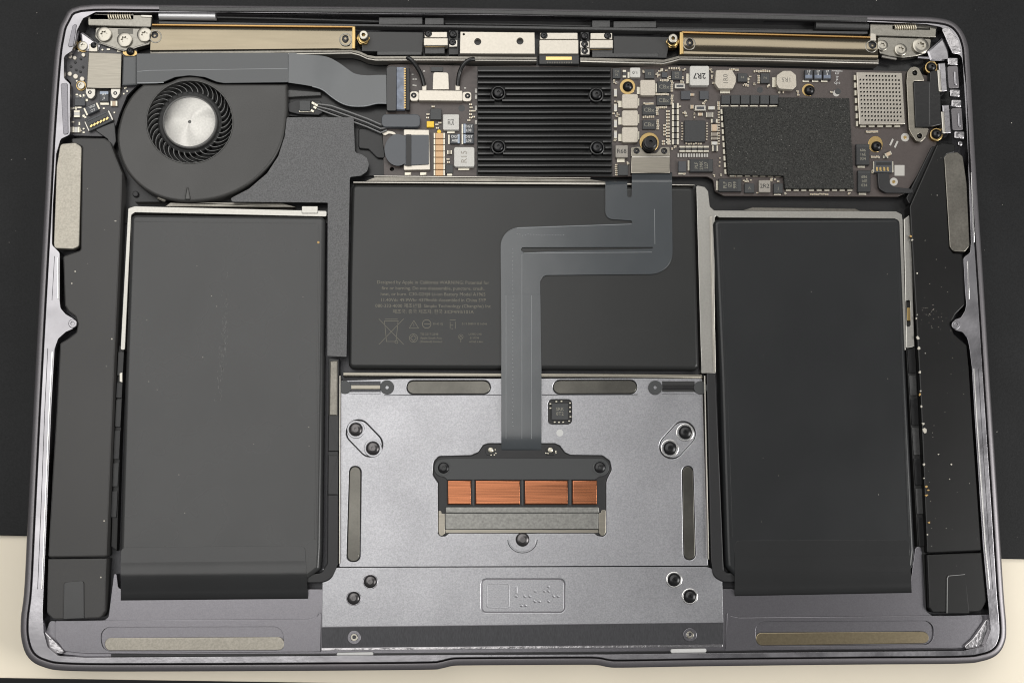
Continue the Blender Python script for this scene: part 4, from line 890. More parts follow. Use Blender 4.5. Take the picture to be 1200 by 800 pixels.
for k in range(7):
    v = 159 + k * 7.25; b = MB(); 
    b.cur = 0; b.prism(rect(510.3, v - 3.2, 519.2, v + 3.2), B0 + 1.0, BB, .1, seg=1); b.cur = 1
    b.prism(rect(508, v - 3.4, 510.2, v + 3.4), B0 + 1.03, BB, .1, seg=1); b.prism(rect(519.3, v - 3.4, 521.6, v + 3.4), B0 + 1.03, BB, .1, seg=1)
    part('capacitor', b, ['cap_orange', 'solder'], lb, 'orange brown capacitor with pale ends in a column')
chip(lb, 522.6, 193, 530.8, 203, BB, B0 + .8, None, 'chip_grey'); P('terminal_pad', rect(524, 203.3, 530, 206), B0 + .4, BB, 'solder', lb, .05)
mlcc(lb, 526.8, 178.4, 5.6, 4.6, 0, BB, B0 + .6, 'cap_brown')
for u, v in ((525, 186.5), (525.5, 190), (551.5, 122.5), (552, 126), (551.8, 130), (551.5, 134), (551.4, 138), (549.5, 141), (555.5, 130), (555, 137), (507.5, 125), (501, 138), (501.5, 134), (512, 146), (512.5, 150), (515.5, 144)): sm(u, v, 3.6, 2.0)
for v in (104, 111, 124, 141): white.prism(rect(556.5, v, 559, v + 5), B0 + .3, BB, .04, seg=1)
for u, v in ((483.5, 87.5), (484.5, 93), (487.5, 93), (484.5, 100), (487, 100.5), (545, 103.3), (497, 83.5)): white.prism(rect(u - 1.2, v - .9, u + 1.2, v + .9), B0 + .25, BB, .03, seg=1)
P('round_pad', circ(541, 127, 3.9, 20), B0 + .02, BB, 'chip_grey', lb, 0)
# --- battery connector
bc = thing('battery_connector', 485, 176, -4, 'white framed battery connector with a round grey pull tab', 'connector')
P('connector_frame', rnd([(473, 151.5), (503, 152), (504.2, 199), (473, 199.5)], 1.5), -2.1, BB, 'nickel_white', bc, .2)
P('film_flap', rnd([(473.5, 158), (502.5, 158), (502.5, 192.5), (473.5, 194)], 1), -1.7, -2.1, 'tab_grey', bc, .08)
P('film_fold', rect(476, 157.5, 482, 194), -1.45, -1.7, 'black_film', bc, .1)
P('pull_tab', [(475.5, 158)] + [(466 + 15.5*cos(radians(a)), 175.8 + 18.7*sin(radians(a))) for a in range(-60, -301, -12)] + [(475.5, 193.5)], -1.5, -1.75, 'tab_grey', bc, .08)
P('solder_foot', rrect(478, 203.5, 8, 4, 0), -2.9, -3.5, 'solder', bc, .3); P('solder_foot', rrect(496, 203.5, 8, 4, 0), -2.9, -3.5, 'solder', bc, .3)
P('white_ring', spl([(447.5, 156), (450, 153.5), (456, 153), (462, 154.5), (464, 157.5), (461, 158), (456, 157), (451, 159)], 3), -2.9, -3.5, 'nickel_white', bc, .2)
# --- heat sink
hs = thing('heat_sink', 638, 142, -4, 'black finned heat sink over the processor in the middle of the logic board', 'heat sink')
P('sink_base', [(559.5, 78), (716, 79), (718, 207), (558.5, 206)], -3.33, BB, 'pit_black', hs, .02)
fm = None
for i in range(18):
    v = 82.8 + 6.93 * i; x0, x1 = 560, 715.5 + i*.1
    holes = [(584, 109), (699, 111), (584, 172), (700, 173)]
    mb = MB(); xs = [x0]
    for hu, hv in sorted(holes):
        if abs(v - hv) < 9.5: dx = math.sqrt(max(0, 90 - (v-hv)**2)); xs += [hu - dx, hu + dx]
    xs.append(x1)
    for a, b in zip(xs[::2], xs[1::2]):
        if b - a > 1: mb.prism([(a, v - 1.15), (b, v - 1.0), (b, v + 1.25), (a, v + 1.1)], -1.2, -3.36, .22)
    part('fin', mb, 'heat_black', hs)
for u, v in ((584, 109), (699, 111), (584, 172), (700, 173)):
    P('screw_well', circ(u, v, 8.6, 28), -1.5, -3.3, 'heat_black', hs, .3, [circ(u, v, 6.9, 24)]); screw('black', hs, u, v, -2.5, 6.4)
# --- column right of the heat sink
chip(lb, 718, 80, 727.3, 92, BB, B0 + 1.0, 'C4\nN', 'chip_grey')
mlcc(lb, 731.7, 86.6, 9, 4, 90, BB, B0 + .8)
inductor(lb, 738.3, 79.3, 750.5, 90.8, BB, B0 + 1.2, 'ferrite_light', '1.0', 180, 4, ((735.5, 84.5, 738, 91.5),))
chip(lb, 755.6, 81.3, 766.8, 92.2, BB, B0 + .9, 'F2', 'chip_grey')
chip(lb, 775.5, 84.8, 782, 91, BB, B0 + .5, None, 'tantalum'); chip(lb, 787, 83.2, 799.5, 93.6, BB, B0 + .9, 'BPJ\nK2', 'chip_grey')
for (u, v, rr, ro) in ((735.5, 101.6, 9.2, 'ring'),): P('brass_ring', circ(u, v, rr, 28), B0 + .15, BB, 'brass', lb, .1); screw('ball', lb, u + .4, v - .3, -2.9, 6.2)
IK = dict(term=())
inductor(lb, 750.3, 93.7, 768, 112, BB, B0 + 1.5, 'ferrite', None, term=((746.3, 102, 750, 110.5), (768.3, 98, 769.8, 108)), r=2)
for a, b in ((110.3, 127), (129.3, 147.3), (149, 166.7)): inductor(lb, 729, a, 747.6, b, BB, B0 + 1.5, 'ferrite', None, term=((724.6, a + 8, 728.6, b - 1), (748, a + 5, 749.2, b - 3)), r=2)
for u0, v0, u1, v1 in ((770.3, 95.6, 786, 108.6), (769.4, 112.3, 786, 123.6), (752.7, 123.5, 768.4, 134.8), (752.7, 141, 768.2, 151.6)): chip(lb, u0, v0, u1, v1, BB, B0 + .55, 'CBx', 'chip_black', px=5)
for v in (108.8, 126.3, 145, 157.8): mlcc(lb, 721.3, v, 9, 3.6, 90, BB, B0 + .8, 'ferrite_light', frac=.15)
inductor(lb, 721.3, 170.2, 735.8, 184.6, BB, B0 + 1.4, 'ferrite_dark', 'R68', 0, 5.2, ((723, 185.6, 732, 190.3),), r=1)
chip(lb, 724.3, 193, 736, 205.3, BB, B0 + .8, None, 'chip_grey')
# flex clamp with stand-off screw
fc = thing('flex_clamp', 762, 185, -4, 'stepped steel clamp holding down the trackpad cable below a black post screw', 'clamp')
P('clamp_flange', rnd([(739.5, 172.5), (750, 171.5), (757, 179.5), (769, 179.5), (775, 172), (785.2, 172), (785.2, 183), (739.5, 183)], [2, 3, 5, 5, 3, 2, 0, 0]), -2.4, BB, 'steel', fc, .15)
P('clamp_plate', [(740, 184), (785.2, 184), (785.3, 203), (739.3, 203)], -1.7, BB, 'steel', fc, .25); P('clamp_step', rect(740.5, 182.8, 785, 184.6), -1.6, -2.8, 'nickel', fc, .3)
screw('black', fc, 745.8, 177.2, -2.7, 3.9); screw('black', fc, 778.2, 177.4, -2.7, 3.9)
P('brass_ring', circ(761, 166.7, 11.5, 28), B0 + .4, BB, 'brass', fc, .15); P('post_body', circ(762, 167.5, 9, 28), -.4, BB, 'screw_black', fc, .9); P('post_top', circ(762.7, 166.4, 8, 28), .3, -.9, 'screw_black', fc, .5, [circ(762.7, 166.4, 2.4, 6)])
# --- cap matrix around the square chip
chip(lb, 802, 141.3, 826.5, 166.3, BB, B0 + .9, None, 'chip_black', lab='large square black chip ringed by capacitors')
for k in range(7): mlcc(lb, 791.5, 124 + k * 7.05, 8.2, 6.3, 0, BB, B0 + .9, 'cap_dark', frac=.3)
for k in range(11): sm(782.7, 130.5 + k * 3.65, 4.4, 2.3)
for k in range(4): sm(778.8, 147 + k * 3.6, 3.2, 2.2)
for u in (777.5, 784): sm(u, 165.5, 4, 2.2); sm(u, 168.6, 4, 2.2)
for k in range(5): mlcc(lb, 799.4 + k * 7.05, 174.6, 7.2, 6.4, 90, BB, B0 + .9, 'cap_dark', frac=.3)
for k in range(12): white.prism(rect(794 + k*3.08, 180, 796 + k*3.08, 184.2), B0 + .5, BB, .05, seg=1)
for v0, v1, bd in ((145.3, 154, 'cap_tan'), (155, 159.6, 'cap_brown'), (160.3, 164, 'cap_brown'), (165.6, 170, 'ferrite_light')): mlcc(lb, 837.3, (v0+v1)/2, 7.4, v1 - v0 - .4, 0, BB, B0 + .9, bd, frac=.12)
mlcc(lb, 838, 174, 7, 6.6, 0, BB, B0 + .9); mlcc(lb, 837, 141.8, 8, 4.6, 0, BB, B0 + .9); mlcc(lb, 831.7, 134.6, 8.4, 5.6, 0, BB, B0 + .9, 'ferrite_dark', frac=.14)
def framed(u0, v0, u1, v1):
    b = P('filter_can', rnd(rect(u0, v0, u1, v1), 1.2), B0 + 1.0, BB, 'nickel', lb, .15); P('can_window', rect(u0 + 2, v0 + 1.8, u1 - 2, v1 - 1.8), B0 + 1.04, B0 + .9, 'tantalum', b, 0)
framed(790.7, 97.8, 803, 104); framed(814.3, 123.3, 827.3, 130); mlcc(lb, 834, 126.5, 8, 4, 0, BB, B0 + .8, 'ferrite_light', frac=.12)
chip(lb, 798, 106.5, 809, 116.6, BB, B0 + .8, None, 'tantalum'); chip(lb, 820, 106.5, 830.5, 116.6, BB, B0 + .8, None, 'tantalum')
for u, v, lu, lv in ((811.3, 111, 4, 3), (811, 125.3, 3, 4.6), (820.7, 134, 5, 3.6)): mlcc(lb, u, v, lu + .8, lv, 0, BB, B0 + .6, 'cap_tan', frac=.2)
inductor(lb, 808.5, 77.3, 831, 100.3, BB, B0 + 1.9, 'ferrite_light', '2R7', 180, 7, ((804.3, 86.4, 808.3, 98),), r=2, sx=.95, bold=.03)
inductor(lb, 838.5, 82, 862.5, 104, BB, B0 + 1.8, 'ferrite', '1R0', 90, 5.6, ((844, 105, 855.5, 109.6),), r=2.2, inkmat='ink_faint', poly=[(839, 82), (858, 82), (862.5, 90), (862.5, 96), (859, 104), (842, 104), (838, 98)])
chip(lb, 864.5, 86, 875.8, 96, BB, B0 + .9, 'F4', 'chip_grey'); chip(lb, 891.3, 86, 902, 97.5, BB, B0 + .9, 'F4', 'chip_grey')
inductor(lb, 910, 82.6, 933.3, 104, BB, B0 + 1.9, 'ferrite', '1R5', 180, 5.2, ((905, 91, 909.5, 102.5),), r=3, inkmat='ink_faint', poly=[(910.5, 88), (918, 83), (927, 83), (933, 88), (933.6, 101), (929, 105), (913, 104), (910, 98)])
for k in range(6):
    u = 845.3 + k * 11.4; b = P('chip', rect(u, 111.5, u + 10.4, 122), B0 + 1.0, BB, 'chip_grey', lb, .1, seg=1); P('terminal', rect(u - .5, 123.4, u + 8.5, 125), B0 + .4, BB, 'solder', b, .05)
for k, u in enumerate((943.2, 954, 964.7)):
    b = tant(lb, u, 82, u + 9.3, 93.3, BB, B0 + 1.1, None, term=((u - 2.5, 94, u + 5, 96.4),))
    P('polarity_stripe', rect(u + .6, 88, u + 8.6, 91.5), B0 + 1.13, B0 + 1.0, 'tab_blue', b, 0)
    mb = MB(); text_mb(mb, '17', u + 4.6, 84, B0 + 1.13, 3, 0, bold=.02); text_mb(mb, '4', u + 4.6, 87.3, B0 + 1.14, 2.6); part('marking', mb, 'ink_white', b)
for u, v, r, o_ in ((948, 105.5, 7.4, 0), (1026.6, 169, 8.6, 2.2)):
    P('brass_ring', circ(u - .6, v, r, 28, r * (1.12 if o_ else 1)), B0 + .15, BB, 'brass', lb, .1); screw('ball', lb, u + .8, v + .3 + o_, -2.9, 6.2)
P('round_pad', circ(890.5, 105.5, 3.6, 20), B0 + .02, BB, 'chip_grey', lb, 0)
mb = MB(); mb.prism(circ(980, 109.5, 3.8, 18), B0 + .03, BB, 0); q = part('round_pad', mb, 'label_white', lb); P('pad_spot', circ(981.8, 107.3, 3.5, 18), B0 + .05, BB, 'chip_grey', q, 0)  # dark round spot, offset to leave a pale crescent
# --- sponge covered shield and perforated can
P('sponge_cover', rnd([(847.5, 125.5), (912.5, 125.5), (912.5, 114), (995.5, 115), (1001, 221), (920, 221), (918.5, 206), (853, 204.5)], 1.2), -2.0, BB, 'sponge', lb, .25, label='large black speckled cover over the memory chips')
mb = MB()
for k in range(10): v = 128 + k * 7.8; mb.prism([(844.2 + k*.5, v), (846.6 + k*.5, v), (846.9 + k*.5, v + 5.8), (844.5 + k*.5, v + 5.8)], B0 + .7, BB, .05, seg=1)
for k in range(9): u = 921 + k * 9; mb.prism(rect(u, 221.6, u + 6, 224), B0 + .6, BB, .05, seg=1)
for k in range(7): u = 855 + k * 9; mb.prism(rect(u, 205, u + 6, 207), B0 + .6, BB, .05, seg=1)
part('shield_fence', mb, 'solder', lb, kind='stuff')
hl_ = []
for j in range(12):
    for i in range(13):
        if (i in (0, 12) and j in (0, 11)) or (j == 0 and i < 2): continue
        fu, fv = (i + .5) / 13, (j + .5) / 12
        u = 1006 + fu * 49 + fv * 3; v = 86.5 + fv * 56.5 + fu * .6
        hl_.append(rrect(u, v, 1.75, 1.75, 0))
can = P('perforated_shield', rnd([(1003.5, 84), (1057.5, 85), (1061.3, 145.8), (1007, 146.3)], 1.5), -1.9, BB, 'shield_can', lb, .3, hl_, label='pale steel shield can full of small square holes')
P('hole_shade_block', [(1005, 86), (1056, 87), (1059, 144), (1008, 144.5)], -2.35, BB, 'pit_black', can, 0)
# the black block inside puts shade into the holes by its colour
mb = MB()
for v in range(88, 146, 9): mb.prism(rect(1000.3 + (v-84)*.05, v, 1002.8 + (v-84)*.05, v + 6), B0 + .8, BB, .05, seg=1)
for u in range(1008, 1058, 10): mb.prism(rect(u, 147, u + 7, 149), B0 + .8, BB, .05, seg=1)
for v in range(88, 140, 8): mb.prism(rect(1063.5, v, 1064.6, v + 4), B0 + .5, BB, .03, seg=1)
part('shield_fence', mb, 'solder', can, kind='stuff')
# --- lower edge parts
tant(lb, 808.5, 186.5, 835.5, 201.5, BB, B0 + 1.2, 'PLF\n2MK\n227', 90, (830.5, 187, 835, 201), 4, inkmat='chip_ink', mats='chip_black', term=((806, 188, 808, 200),))
chip(lb, 795, 189, 804.3, 201.5, BB, B0 + 1.0, None, 'tantalum'); P('terminal_pad', rect(795, 202.3, 803.5, 204.6), B0 + .4, BB, 'solder', lb, .05)
tant(lb, 842, 209.3, 869, 224.5, BB, B0 + 1.2, 'PLF\nIZI\n999', 90, (864.5, 209.8, 868.6, 224), 4, inkmat='chip_ink', mats='chip_black', term=((839.3, 212, 841.8, 223),))
chip(lb, 872.5, 215, 884, 226, BB, B0 + .9, 'A', 'chip_grey'); inductor(lb, 889.3, 211, 903, 225.3, BB, B0 + 1.3, 'ferrite_dark', '2R2', 0, 5, r=1); chip(lb, 906.7, 215, 917.3, 226.3, BB, B0 + 1.0, 'J', 'chip_grey'); P('terminal_pad', rect(907, 227, 915, 228.8), B0 + .4, BB, 'solder', lb, .05)
tant(lb, 1003.3, 169, 1019, 193.3, BB, B0 + 1.2, '606\n16E\n034', 0, (1003.6, 169.5, 1018.6, 172.3), 3.4, ((1005, 194.3, 1013.5, 196.6),), 'chip_ink', 'chip_black')
tant(lb, 1005.3, 199.7, 1020.3, 225, BB, B0 + 1.2, '686\n16E\n034', 0, (1005.6, 200.2, 1020, 203.2), 3.4, ((1006.5, 226, 1015, 228.3),), 'chip_ink', 'chip_black')
sc_ = P('side_connector', rect(1024.8, 188.5, 1045.7, 202.3), B0 + 1.0, BB, 'tantalum', lb, .12, label='dark blue four pin connector by the lower right edge')
P('connector_slot', rect(1027, 190, 1044, 193.5), B0 + 1.05, B0 + .9, 'pit_black', sc_, 0)
for u in (1027.8, 1031.8, 1036.3, 1040.3): P('gold_pin', rect(u - 1, 195.8, u + 1.2, 200.2), B0 + 1.15, B0 + .9, 'gold', sc_, .05)
for u in (1024.5, 1046): P('connector_end', rect(u - 1, 189, u + 1, 202), B0 + .8, BB, 'solder', sc_, .08)
solo('speaker_lead', MB().prism(rnd([(1028.5, 202.6), (1042, 202.6), (1043, 215), (1048, 219), (1070, 221.5), (1070, 226), (1038, 226), (1030, 221)], [1, 1, 3, 3, 1, 1, 6, 6]), -2.0, -3.2, .15), 'flex_dark', 'short black lead bending from the dark blue connector towards the right speaker', 'cable')
P('square_sticker', rect(1048.3, 193.5, 1060, 206), B0 + .03, BB, 'label_white', lb, 0)
for u, v, r in ((1060.7, 161, 5), (1047.4, 213, 4.8)):
    c = P('grounding_pad', circ(u, v, r, 20), B0 + .12, BB, 'label_white', lb, .05); P('pad_centre', circ(u, v, 2, 12), B0 + .2, BB, 'brass', c, .05)
for a, b in (((1043, 170.5), (1046.5, 163)), ((1048.5, 173), (1052, 165.5))):
    white.prism(rrect((a[0]+b[0])/2, (a[1]+b[1])/2, 2.2, 8.4, 25), B0 + .2, BB, .03, seg=1)
mlcc(lb, 1041, 180.5, 8, 4.4, -25, BB, B0 + .8, 'cap_tan', frac=.2); mlcc(lb, 1038, 184, 6, 3, 0, BB, B0 + .6)
# --- jack bracket
jb = thing('jack_module', 1085, 118, -5, 'silver bracket clamping a black audio jack by the right wall', 'connector module')
P('jack_bracket', rnd([(1062.3, 95), (1063.5, 84), (1067, 79), (1072, 77.8), (1077, 79.5), (1084.5, 94.8), (1071, 95.2), (1074, 149.5), (1089.5, 149.8), (1085, 161), (1080, 166.3), (1074, 166), (1068, 157), (1065, 151)], [2, 3, 4, 4, 4, 2, 0, 0, 2, 4, 4, 4, 3, 1]), -1.7, -3.6, 'steel', jb, .2, [circ(1072.3, 85.5, 3, 14), circ(1077.8, 159.3, 3, 14)])
for u, v in ((1072.3, 85.5), (1077.8, 159.3)): screw('black', jb, u, v, -2.9, 2.6)
P('jack_body', rnd([(1070.5, 95.5), (1089.5, 95.3), (1090, 84), (1095, 82), (1101.5, 84), (1103.5, 146), (1092, 148.6), (1073, 149)], [1, 0, 2, 2, 3, 2, 1, 1]), -1.1, -3.6, 'black_film', jb, .3)
P('jack_seam', rect(1088.5, 97, 1090, 146), -1.05, -1.4, 'tube_dark', jb, .1); P('jack_notch', rect(1093, 112, 1102, 113.6), -1.06, -1.4, 'pit_black', jb, 0)
for u, v, r in ((1091.5, 79, 7.4), (1097.5, 157.5, 7.6)):
    P('brass_ring', circ(u, v, r, 24), -2.2, -3.8, 'brass', jb, .15); screw('ball', jb, u, v - .3, -2.1, 6)
# --- scatter of tiny parts traced cluster by cluster
CL = [(754, 86, 4, 8, 3), (771, 88, 4, 12, 5), (777, 82, 8, 3, 4), (784, 90, 4, 10, 4), (799, 82, 10, 4, 5), (790, 80, 14, 3, 5), (800, 94, 4, 8, 4), (778, 94.3, 10, 3, 4), (787.5, 101, 3, 14, 6), (776, 110.6, 16, 2.5, 8), (787.5, 117, 3, 12, 6), (760, 121.5, 12, 2.5, 6), (770, 130, 3, 10, 5), (776, 126, 12, 3, 5), (760, 137, 14, 2.5, 6), (771, 146, 3, 12, 6),
      (795, 126.5, 6, 5, 4), (803, 133, 7, 7, 6), (814, 133, 4, 9, 4), (826, 120, 5, 5, 4), (842, 124, 3, 10, 5), (842.5, 150, 2.5, 40, 13), (843.5, 190, 2, 14, 3), (813, 168.5, 20, 2, 7), (799.5, 154, 2, 22, 7), (828.5, 154, 2, 22, 7), (790, 174, 5, 5, 4), (720, 97, 5, 6, 3), (722.5, 118, 3, 4, 2), (722, 135, 6, 4, 4), (720.5, 165, 4, 4, 3), (722, 199, 4, 14, 6), (735, 191, 5, 3, 3),
      (834, 83, 5, 4, 3), (835, 90, 3, 3, 2), (835, 97, 4, 3, 2), (860, 81.8, 12, 3, 5), (878, 92, 4, 10, 4), (873, 99.5, 8, 3, 4), (893, 83.5, 20, 3, 8), (889, 93, 3, 10, 5), (899, 100, 6, 3, 3), (916, 109, 6, 2, 3), (935, 109, 2, 6, 3), (882, 99, 6, 2, 3), (912.3, 124, 2, 8, 3), (975, 110, 3, 5, 2), (790, 201, 4, 6, 0), (838, 205, 3, 4, 2), (862, 206, 10, 2, 3), (876, 211, 12, 4, 7), (908, 211, 12, 4, 6), (960, 227.5, 22, 2, 10), (919, 226, 4, 2, 2), (996, 226, 3, 3, 2), (1022, 154.5, 14, 3.5, 9), (1026, 184, 10, 3, 7), (1022, 202, 4, 5, 3), (844, 205, 3, 3, 2), (801, 204.6, 2, 2, 1), (888, 226, 2, 2, 1)]
for u, v, du, dv, n in CL:
    if du > 3 * dv:
        for k in range(n): sm(u - du/2 + (k + .5) * du / n, v + random.uniform(-.4, .4), 2.0, max(1.6, min(dv, 2.6)), 0)
    elif dv > 3 * du:
        for k in range(n): sm(u + random.uniform(-.4, .4), v - dv/2 + (k + .5) * dv / n, max(1.8, min(du, 3)), 1.7)
    else:
        for k in range(n): sm(u + random.uniform(-.5, .5) * du, v + random.uniform(-.5, .5) * dv, random.uniform(2, 3.2), random.uniform(1.4, 2.0), random.choice((0, 90)))
part('small_components', small, ['cap_tan', 'solder'], lb, kind='stuff')
part('solder_pads', white, 'label_white', lb, kind='stuff')
mb = MB(); text_mb(mb, 'PWRBTN\nRST', 981, 85, B0 + .012, 2.2); text_mb(mb, 'TP\nJ4', 981, 92, B0 + .012, 2.2); text_mb(mb, 'CJ10', 981, 97.5, B0 + .012, 2.6); text_mb(mb, '820-01958-A', 960, 228.2, B0 + .012, 1.8); text_mb(mb, 'C1', 723, 97, B0 + .012, 2.4); text_mb(mb, 'L71', 723, 135, B0 + .012, 2.4)
part('board_print', mb, 'ink_white', lb)

# ================================================================== trackpad
tp = thing('trackpad', 613, 555, -6, 'silver grey trackpad plate with copper contacts between the two battery cells', 'trackpad')
TH_ = -2.7
CAPL = rnd(rrect(427, 513.5, 49, 29, 46), 14, 8); CAPR = rnd(rrect(794, 515.5, 49, 29, -48), 14, 8)
BOARD = [(508, 541), (514, 534.5), (552, 533.5), (560, 530), (566, 521.5), (572, 519.5), (650, 519.5), (656, 522), (662, 530), (668, 533), (706, 533.5), (715, 540), (717, 550), (712, 560), (710.5, 565), (710.5, 601), (710.5, 625), (707, 628.5), (700, 627.5), (697, 624.5), (526, 624.5), (522, 628), (516, 628), (513, 624), (513, 565), (507, 556)]
BOARD = rnd(BOARD, [6, 6, 3, 3, 4, 3, 3, 4, 3, 3, 6, 6, 6, 4, 2, 0, 3, 3, 3, 3, 3, 3, 3, 3, 2, 6], 4)
PADS = [rnd([(476, 445.6), (575, 445.4), (575, 462), (477, 462.2)], 8), rnd([(648, 445.2), (746.5, 445), (747, 461.6), (648, 462)], 8), rnd([(409.3, 546), (423.5, 546), (422, 658), (406, 658)], 7), rnd([(799, 546), (812.5, 545.5), (815.5, 656), (801, 656)], 7)]
CHIPW = rnd(rect(642.3, 468, 670.3, 497), 5); UREC = [(595, 624.8), (629.5, 624.8)] + [(612.3 + 17.3*cos(a*pi/12), 632 + 15.5*sin(a*pi/12)) for a in range(0, 13)]
P('plate', rnd([(399.5, 446), (470, 443.6), (760, 442.9), (823, 443.6), (829.5, 662.5), (397.5, 664)], 1.5), TH_, -5.9, 'trackpad_metal', tp, .12, [BOARD, CAPL, CAPR, CHIPW] + PADS, hbev=.22)
P('plate_gap_shade', [(402, 448), (821, 446), (827, 660), (400, 661)], -3.3, -5.8, 'pit_black', tp, 0)  # black so gaps in the plate look dark: shade put into the colour
P('plate_groove', [(450, 462.6), (477, 462.3), (575, 462.2), (588, 462.2), (588, 463), (477, 463.2), (450, 463.3)], TH_ + .06, TH_ - .1, 'anodised_dark', tp, 0)
P('plate_groove', [(635, 462.0), (747, 461.7), (747, 462.6), (635, 463)], TH_ + .06, TH_ - .1, 'anodised_dark', tp, 0)
for cap, ss, k in ((CAPL, ((417, 503), (437, 525)), 'dark'), (CAPR, ((803, 506.5), (785, 525)), 'black')):
    cu = sum(p[0] for p in cap)/len(cap); cv2 = sum(p[1] for p in cap)/len(cap)
    q = P('screw_recess', [(cu + (u-cu)*.94, cv2 + (v-cv2)*.94) for u, v in cap], TH_ - .06, -3.4, 'trackpad_metal', tp, .1)
    for u, v in ss:
        P('screw_collar', circ(u, v, 10.6, 28), TH_ + .08, -3.3, 'bright_ring' if k == 'black' else 'trackpad_metal', q, .18, [circ(u, v, 8.2, 24)])  # bright metal at right paints the rim light on these collars
        screw(k, tp, u, v, TH_ - .15, 8 if k == 'dark' else 7.8)
for i, pd in enumerate(PADS):
    cu = sum(p[0] for p in pd)/len(pd); cv2 = sum(p[1] for p in pd)/len(pd); f = (.985, .90) if i < 2 else (.90, .985)
    P('rubber_pad', [(cu + (u-cu)*f[0], cv2 + (v-cv2)*f[1]) for u, v in pd], TH_ - .15, -3.4, 'pad_grey', tp, .15)
for sgn, (u0, u1, sx1, sx2) in ((1, (409, 446, 453.5, 404)), (-1, (776, 814, 768, 821))):
    P('hinge_spring', rect(min(u0, u1), 446.5, max(u0, u1), 461), TH_ + .05, TH_ - .1, 'anodised_dark' if sgn > 0 else 'pit_black', tp, 0)
    P('spring_bar', rnd(rect(min(u0, u1), 451, max(u0, u1), 456), 1), TH_ + .35, TH_, 'steel' if sgn > 0 else 'black_film', tp, .15)
    P('spring_bar', rnd(rect(min(u0, u1), 459, max(u0, u1), 461.2), .6), TH_ + .3, TH_, 'trackpad_metal', tp, .1)
    for u in (sx1, sx2):
        P('disc_washer', circ(u, 453.5 + (0 if sgn > 0 else .5), 8.3 if u == sx1 else 7.8, 28), TH_ + .4, TH_ - .1, 'chip_grey', tp, .1, [circ(u, 453.7, 2.2, 6)] if u == sx1 else [])
screw('dark', tp, 612.3, 631.8, TH_ - .2, 8.3)
q = P('screw_recess', [(612.3 + (u-612.3)*.93, 625 + (v-625)*.93) for u, v in UREC], TH_ + .08, TH_ - .05, 'trackpad_metal', tp, .08)
mb = MB(); pts = UREC[2:]
for a, b in zip(pts, pts[1:]): stroke(mb, a, b, .9, TH_ + .02)
part('recess_line', mb, 'anodised_dark', tp)
wc = P('well_floor', CHIPW, TH_ - .5, -3.4, 'pit_black', tp, 0)
chip(tp, 646.3, 472.5, 666, 491.5, -3.3, TH_ - .05, 'SRK\n8T2', 'chip_grey', px=4, lab='dark grey square chip in a black window above the copper contacts')
mb = MB()
for u, v in ((645, 473), (645, 478), (668, 472), (668, 477), (668, 482), (668.5, 488), (667, 493), (650, 494.3), (655, 494.5), (660, 494.3), (652, 470.3), (658, 470)): BOX(mb, u, v, 2.2, 1.6, 0, TH_ - .1, -3.3)
part('small_components', mb, 'solder', tp, kind='stuff')
P('white_dot', circ(656, 507, 4.1, 20), TH_ + .03, TH_ - .05, 'pad_light', tp, 0)
for u0, v0, u1, v1, lab in ():
    pass
# touch controller
BC = (612, 573); P('controller_base', [(BC[0] + (u-BC[0])*.988, BC[1] + (v-BC[1])*.982) for u, v in BOARD], -3.0, -3.6, 'black_plastic', tp, .1)
arc = lambda cu, cv, r, a0, a1, n=9: [(cu + r*cos(radians(a0 + (a1-a0)*k/n)), cv + r*sin(radians(a0 + (a1-a0)*k/n))) for k in range(n + 1)]
P('controller_plate', [(533, 537)] + [(690, 536.8)] + arc(703.3, 547.6, 10.6, -95, 95) + [(697.5, 561.8), (524, 562)] + arc(519.3, 548, 10.6, 85, 275), -2.5, -3.3, 'chip_grey', tp, .15)
for u, v in ((519.8, 548), (702.8, 547.5)):
    P('screw_ring', circ(u, v, 9, 26), -2.44, -2.6, 'chip_grey', tp, .05, [circ(u, v, 7.4, 24)]); screw('black', tp, u, v, -3.05, 7)
for i, (u0, u1) in enumerate(((524.3, 552.3), (557, 609.7), (614.6, 665.5), (670.6, 700))):
    P('copper_contact', rect(u0, 562.3, u1, 591), -2.4, -3.3, 'copper', tp, .42, seg=5)
    P('contact_shoe', rnd(rect(u0 + .3, 591.2, u1 - .3, 593.2), .6), -2.8, -3.3, 'black_plastic', tp, .1)
    if i: P('contact_divider', rect(u0 - 3.6, 561, u0 - 1.4, 592), -2.75, -3.3, 'chip_grey', tp, .1)
P('bracket_bar', rnd(rect(522.5, 594, 702, 600.4), 1), -2.45, -3.3, 'bracket_steel', tp, .12)
P('bracket_side', rnd([(513.8, 598), (517, 598.2), (518, 601.3), (521.5, 601.6), (521.5, 625), (518, 628), (515, 627), (513.6, 623)], [1, 1, .5, .5, 2, 3, 3, 3]), -2.65, -3.3, 'steel', tp, .12)
P('bracket_side', rnd([(709.8, 597), (705, 597.4), (704, 600.6), (701.6, 601), (701.6, 624), (704, 627.5), (708, 627.5), (710, 623)], [1, 1, .5, .5, 2, 3, 3, 3]), -2.65, -3.3, 'steel', tp, .12)
P('bracket_plate', rnd([(521.8, 601.2), (701.3, 601), (701, 619.6), (522, 620)], .8), -2.4, -3.3, 'bracket_steel', tp, .12)
P('bracket_lip', [(521.8, 620.4), (701.2, 620), (701, 624.2), (522, 624.5)], -2.6, -3.3, 'steel', tp, .15)
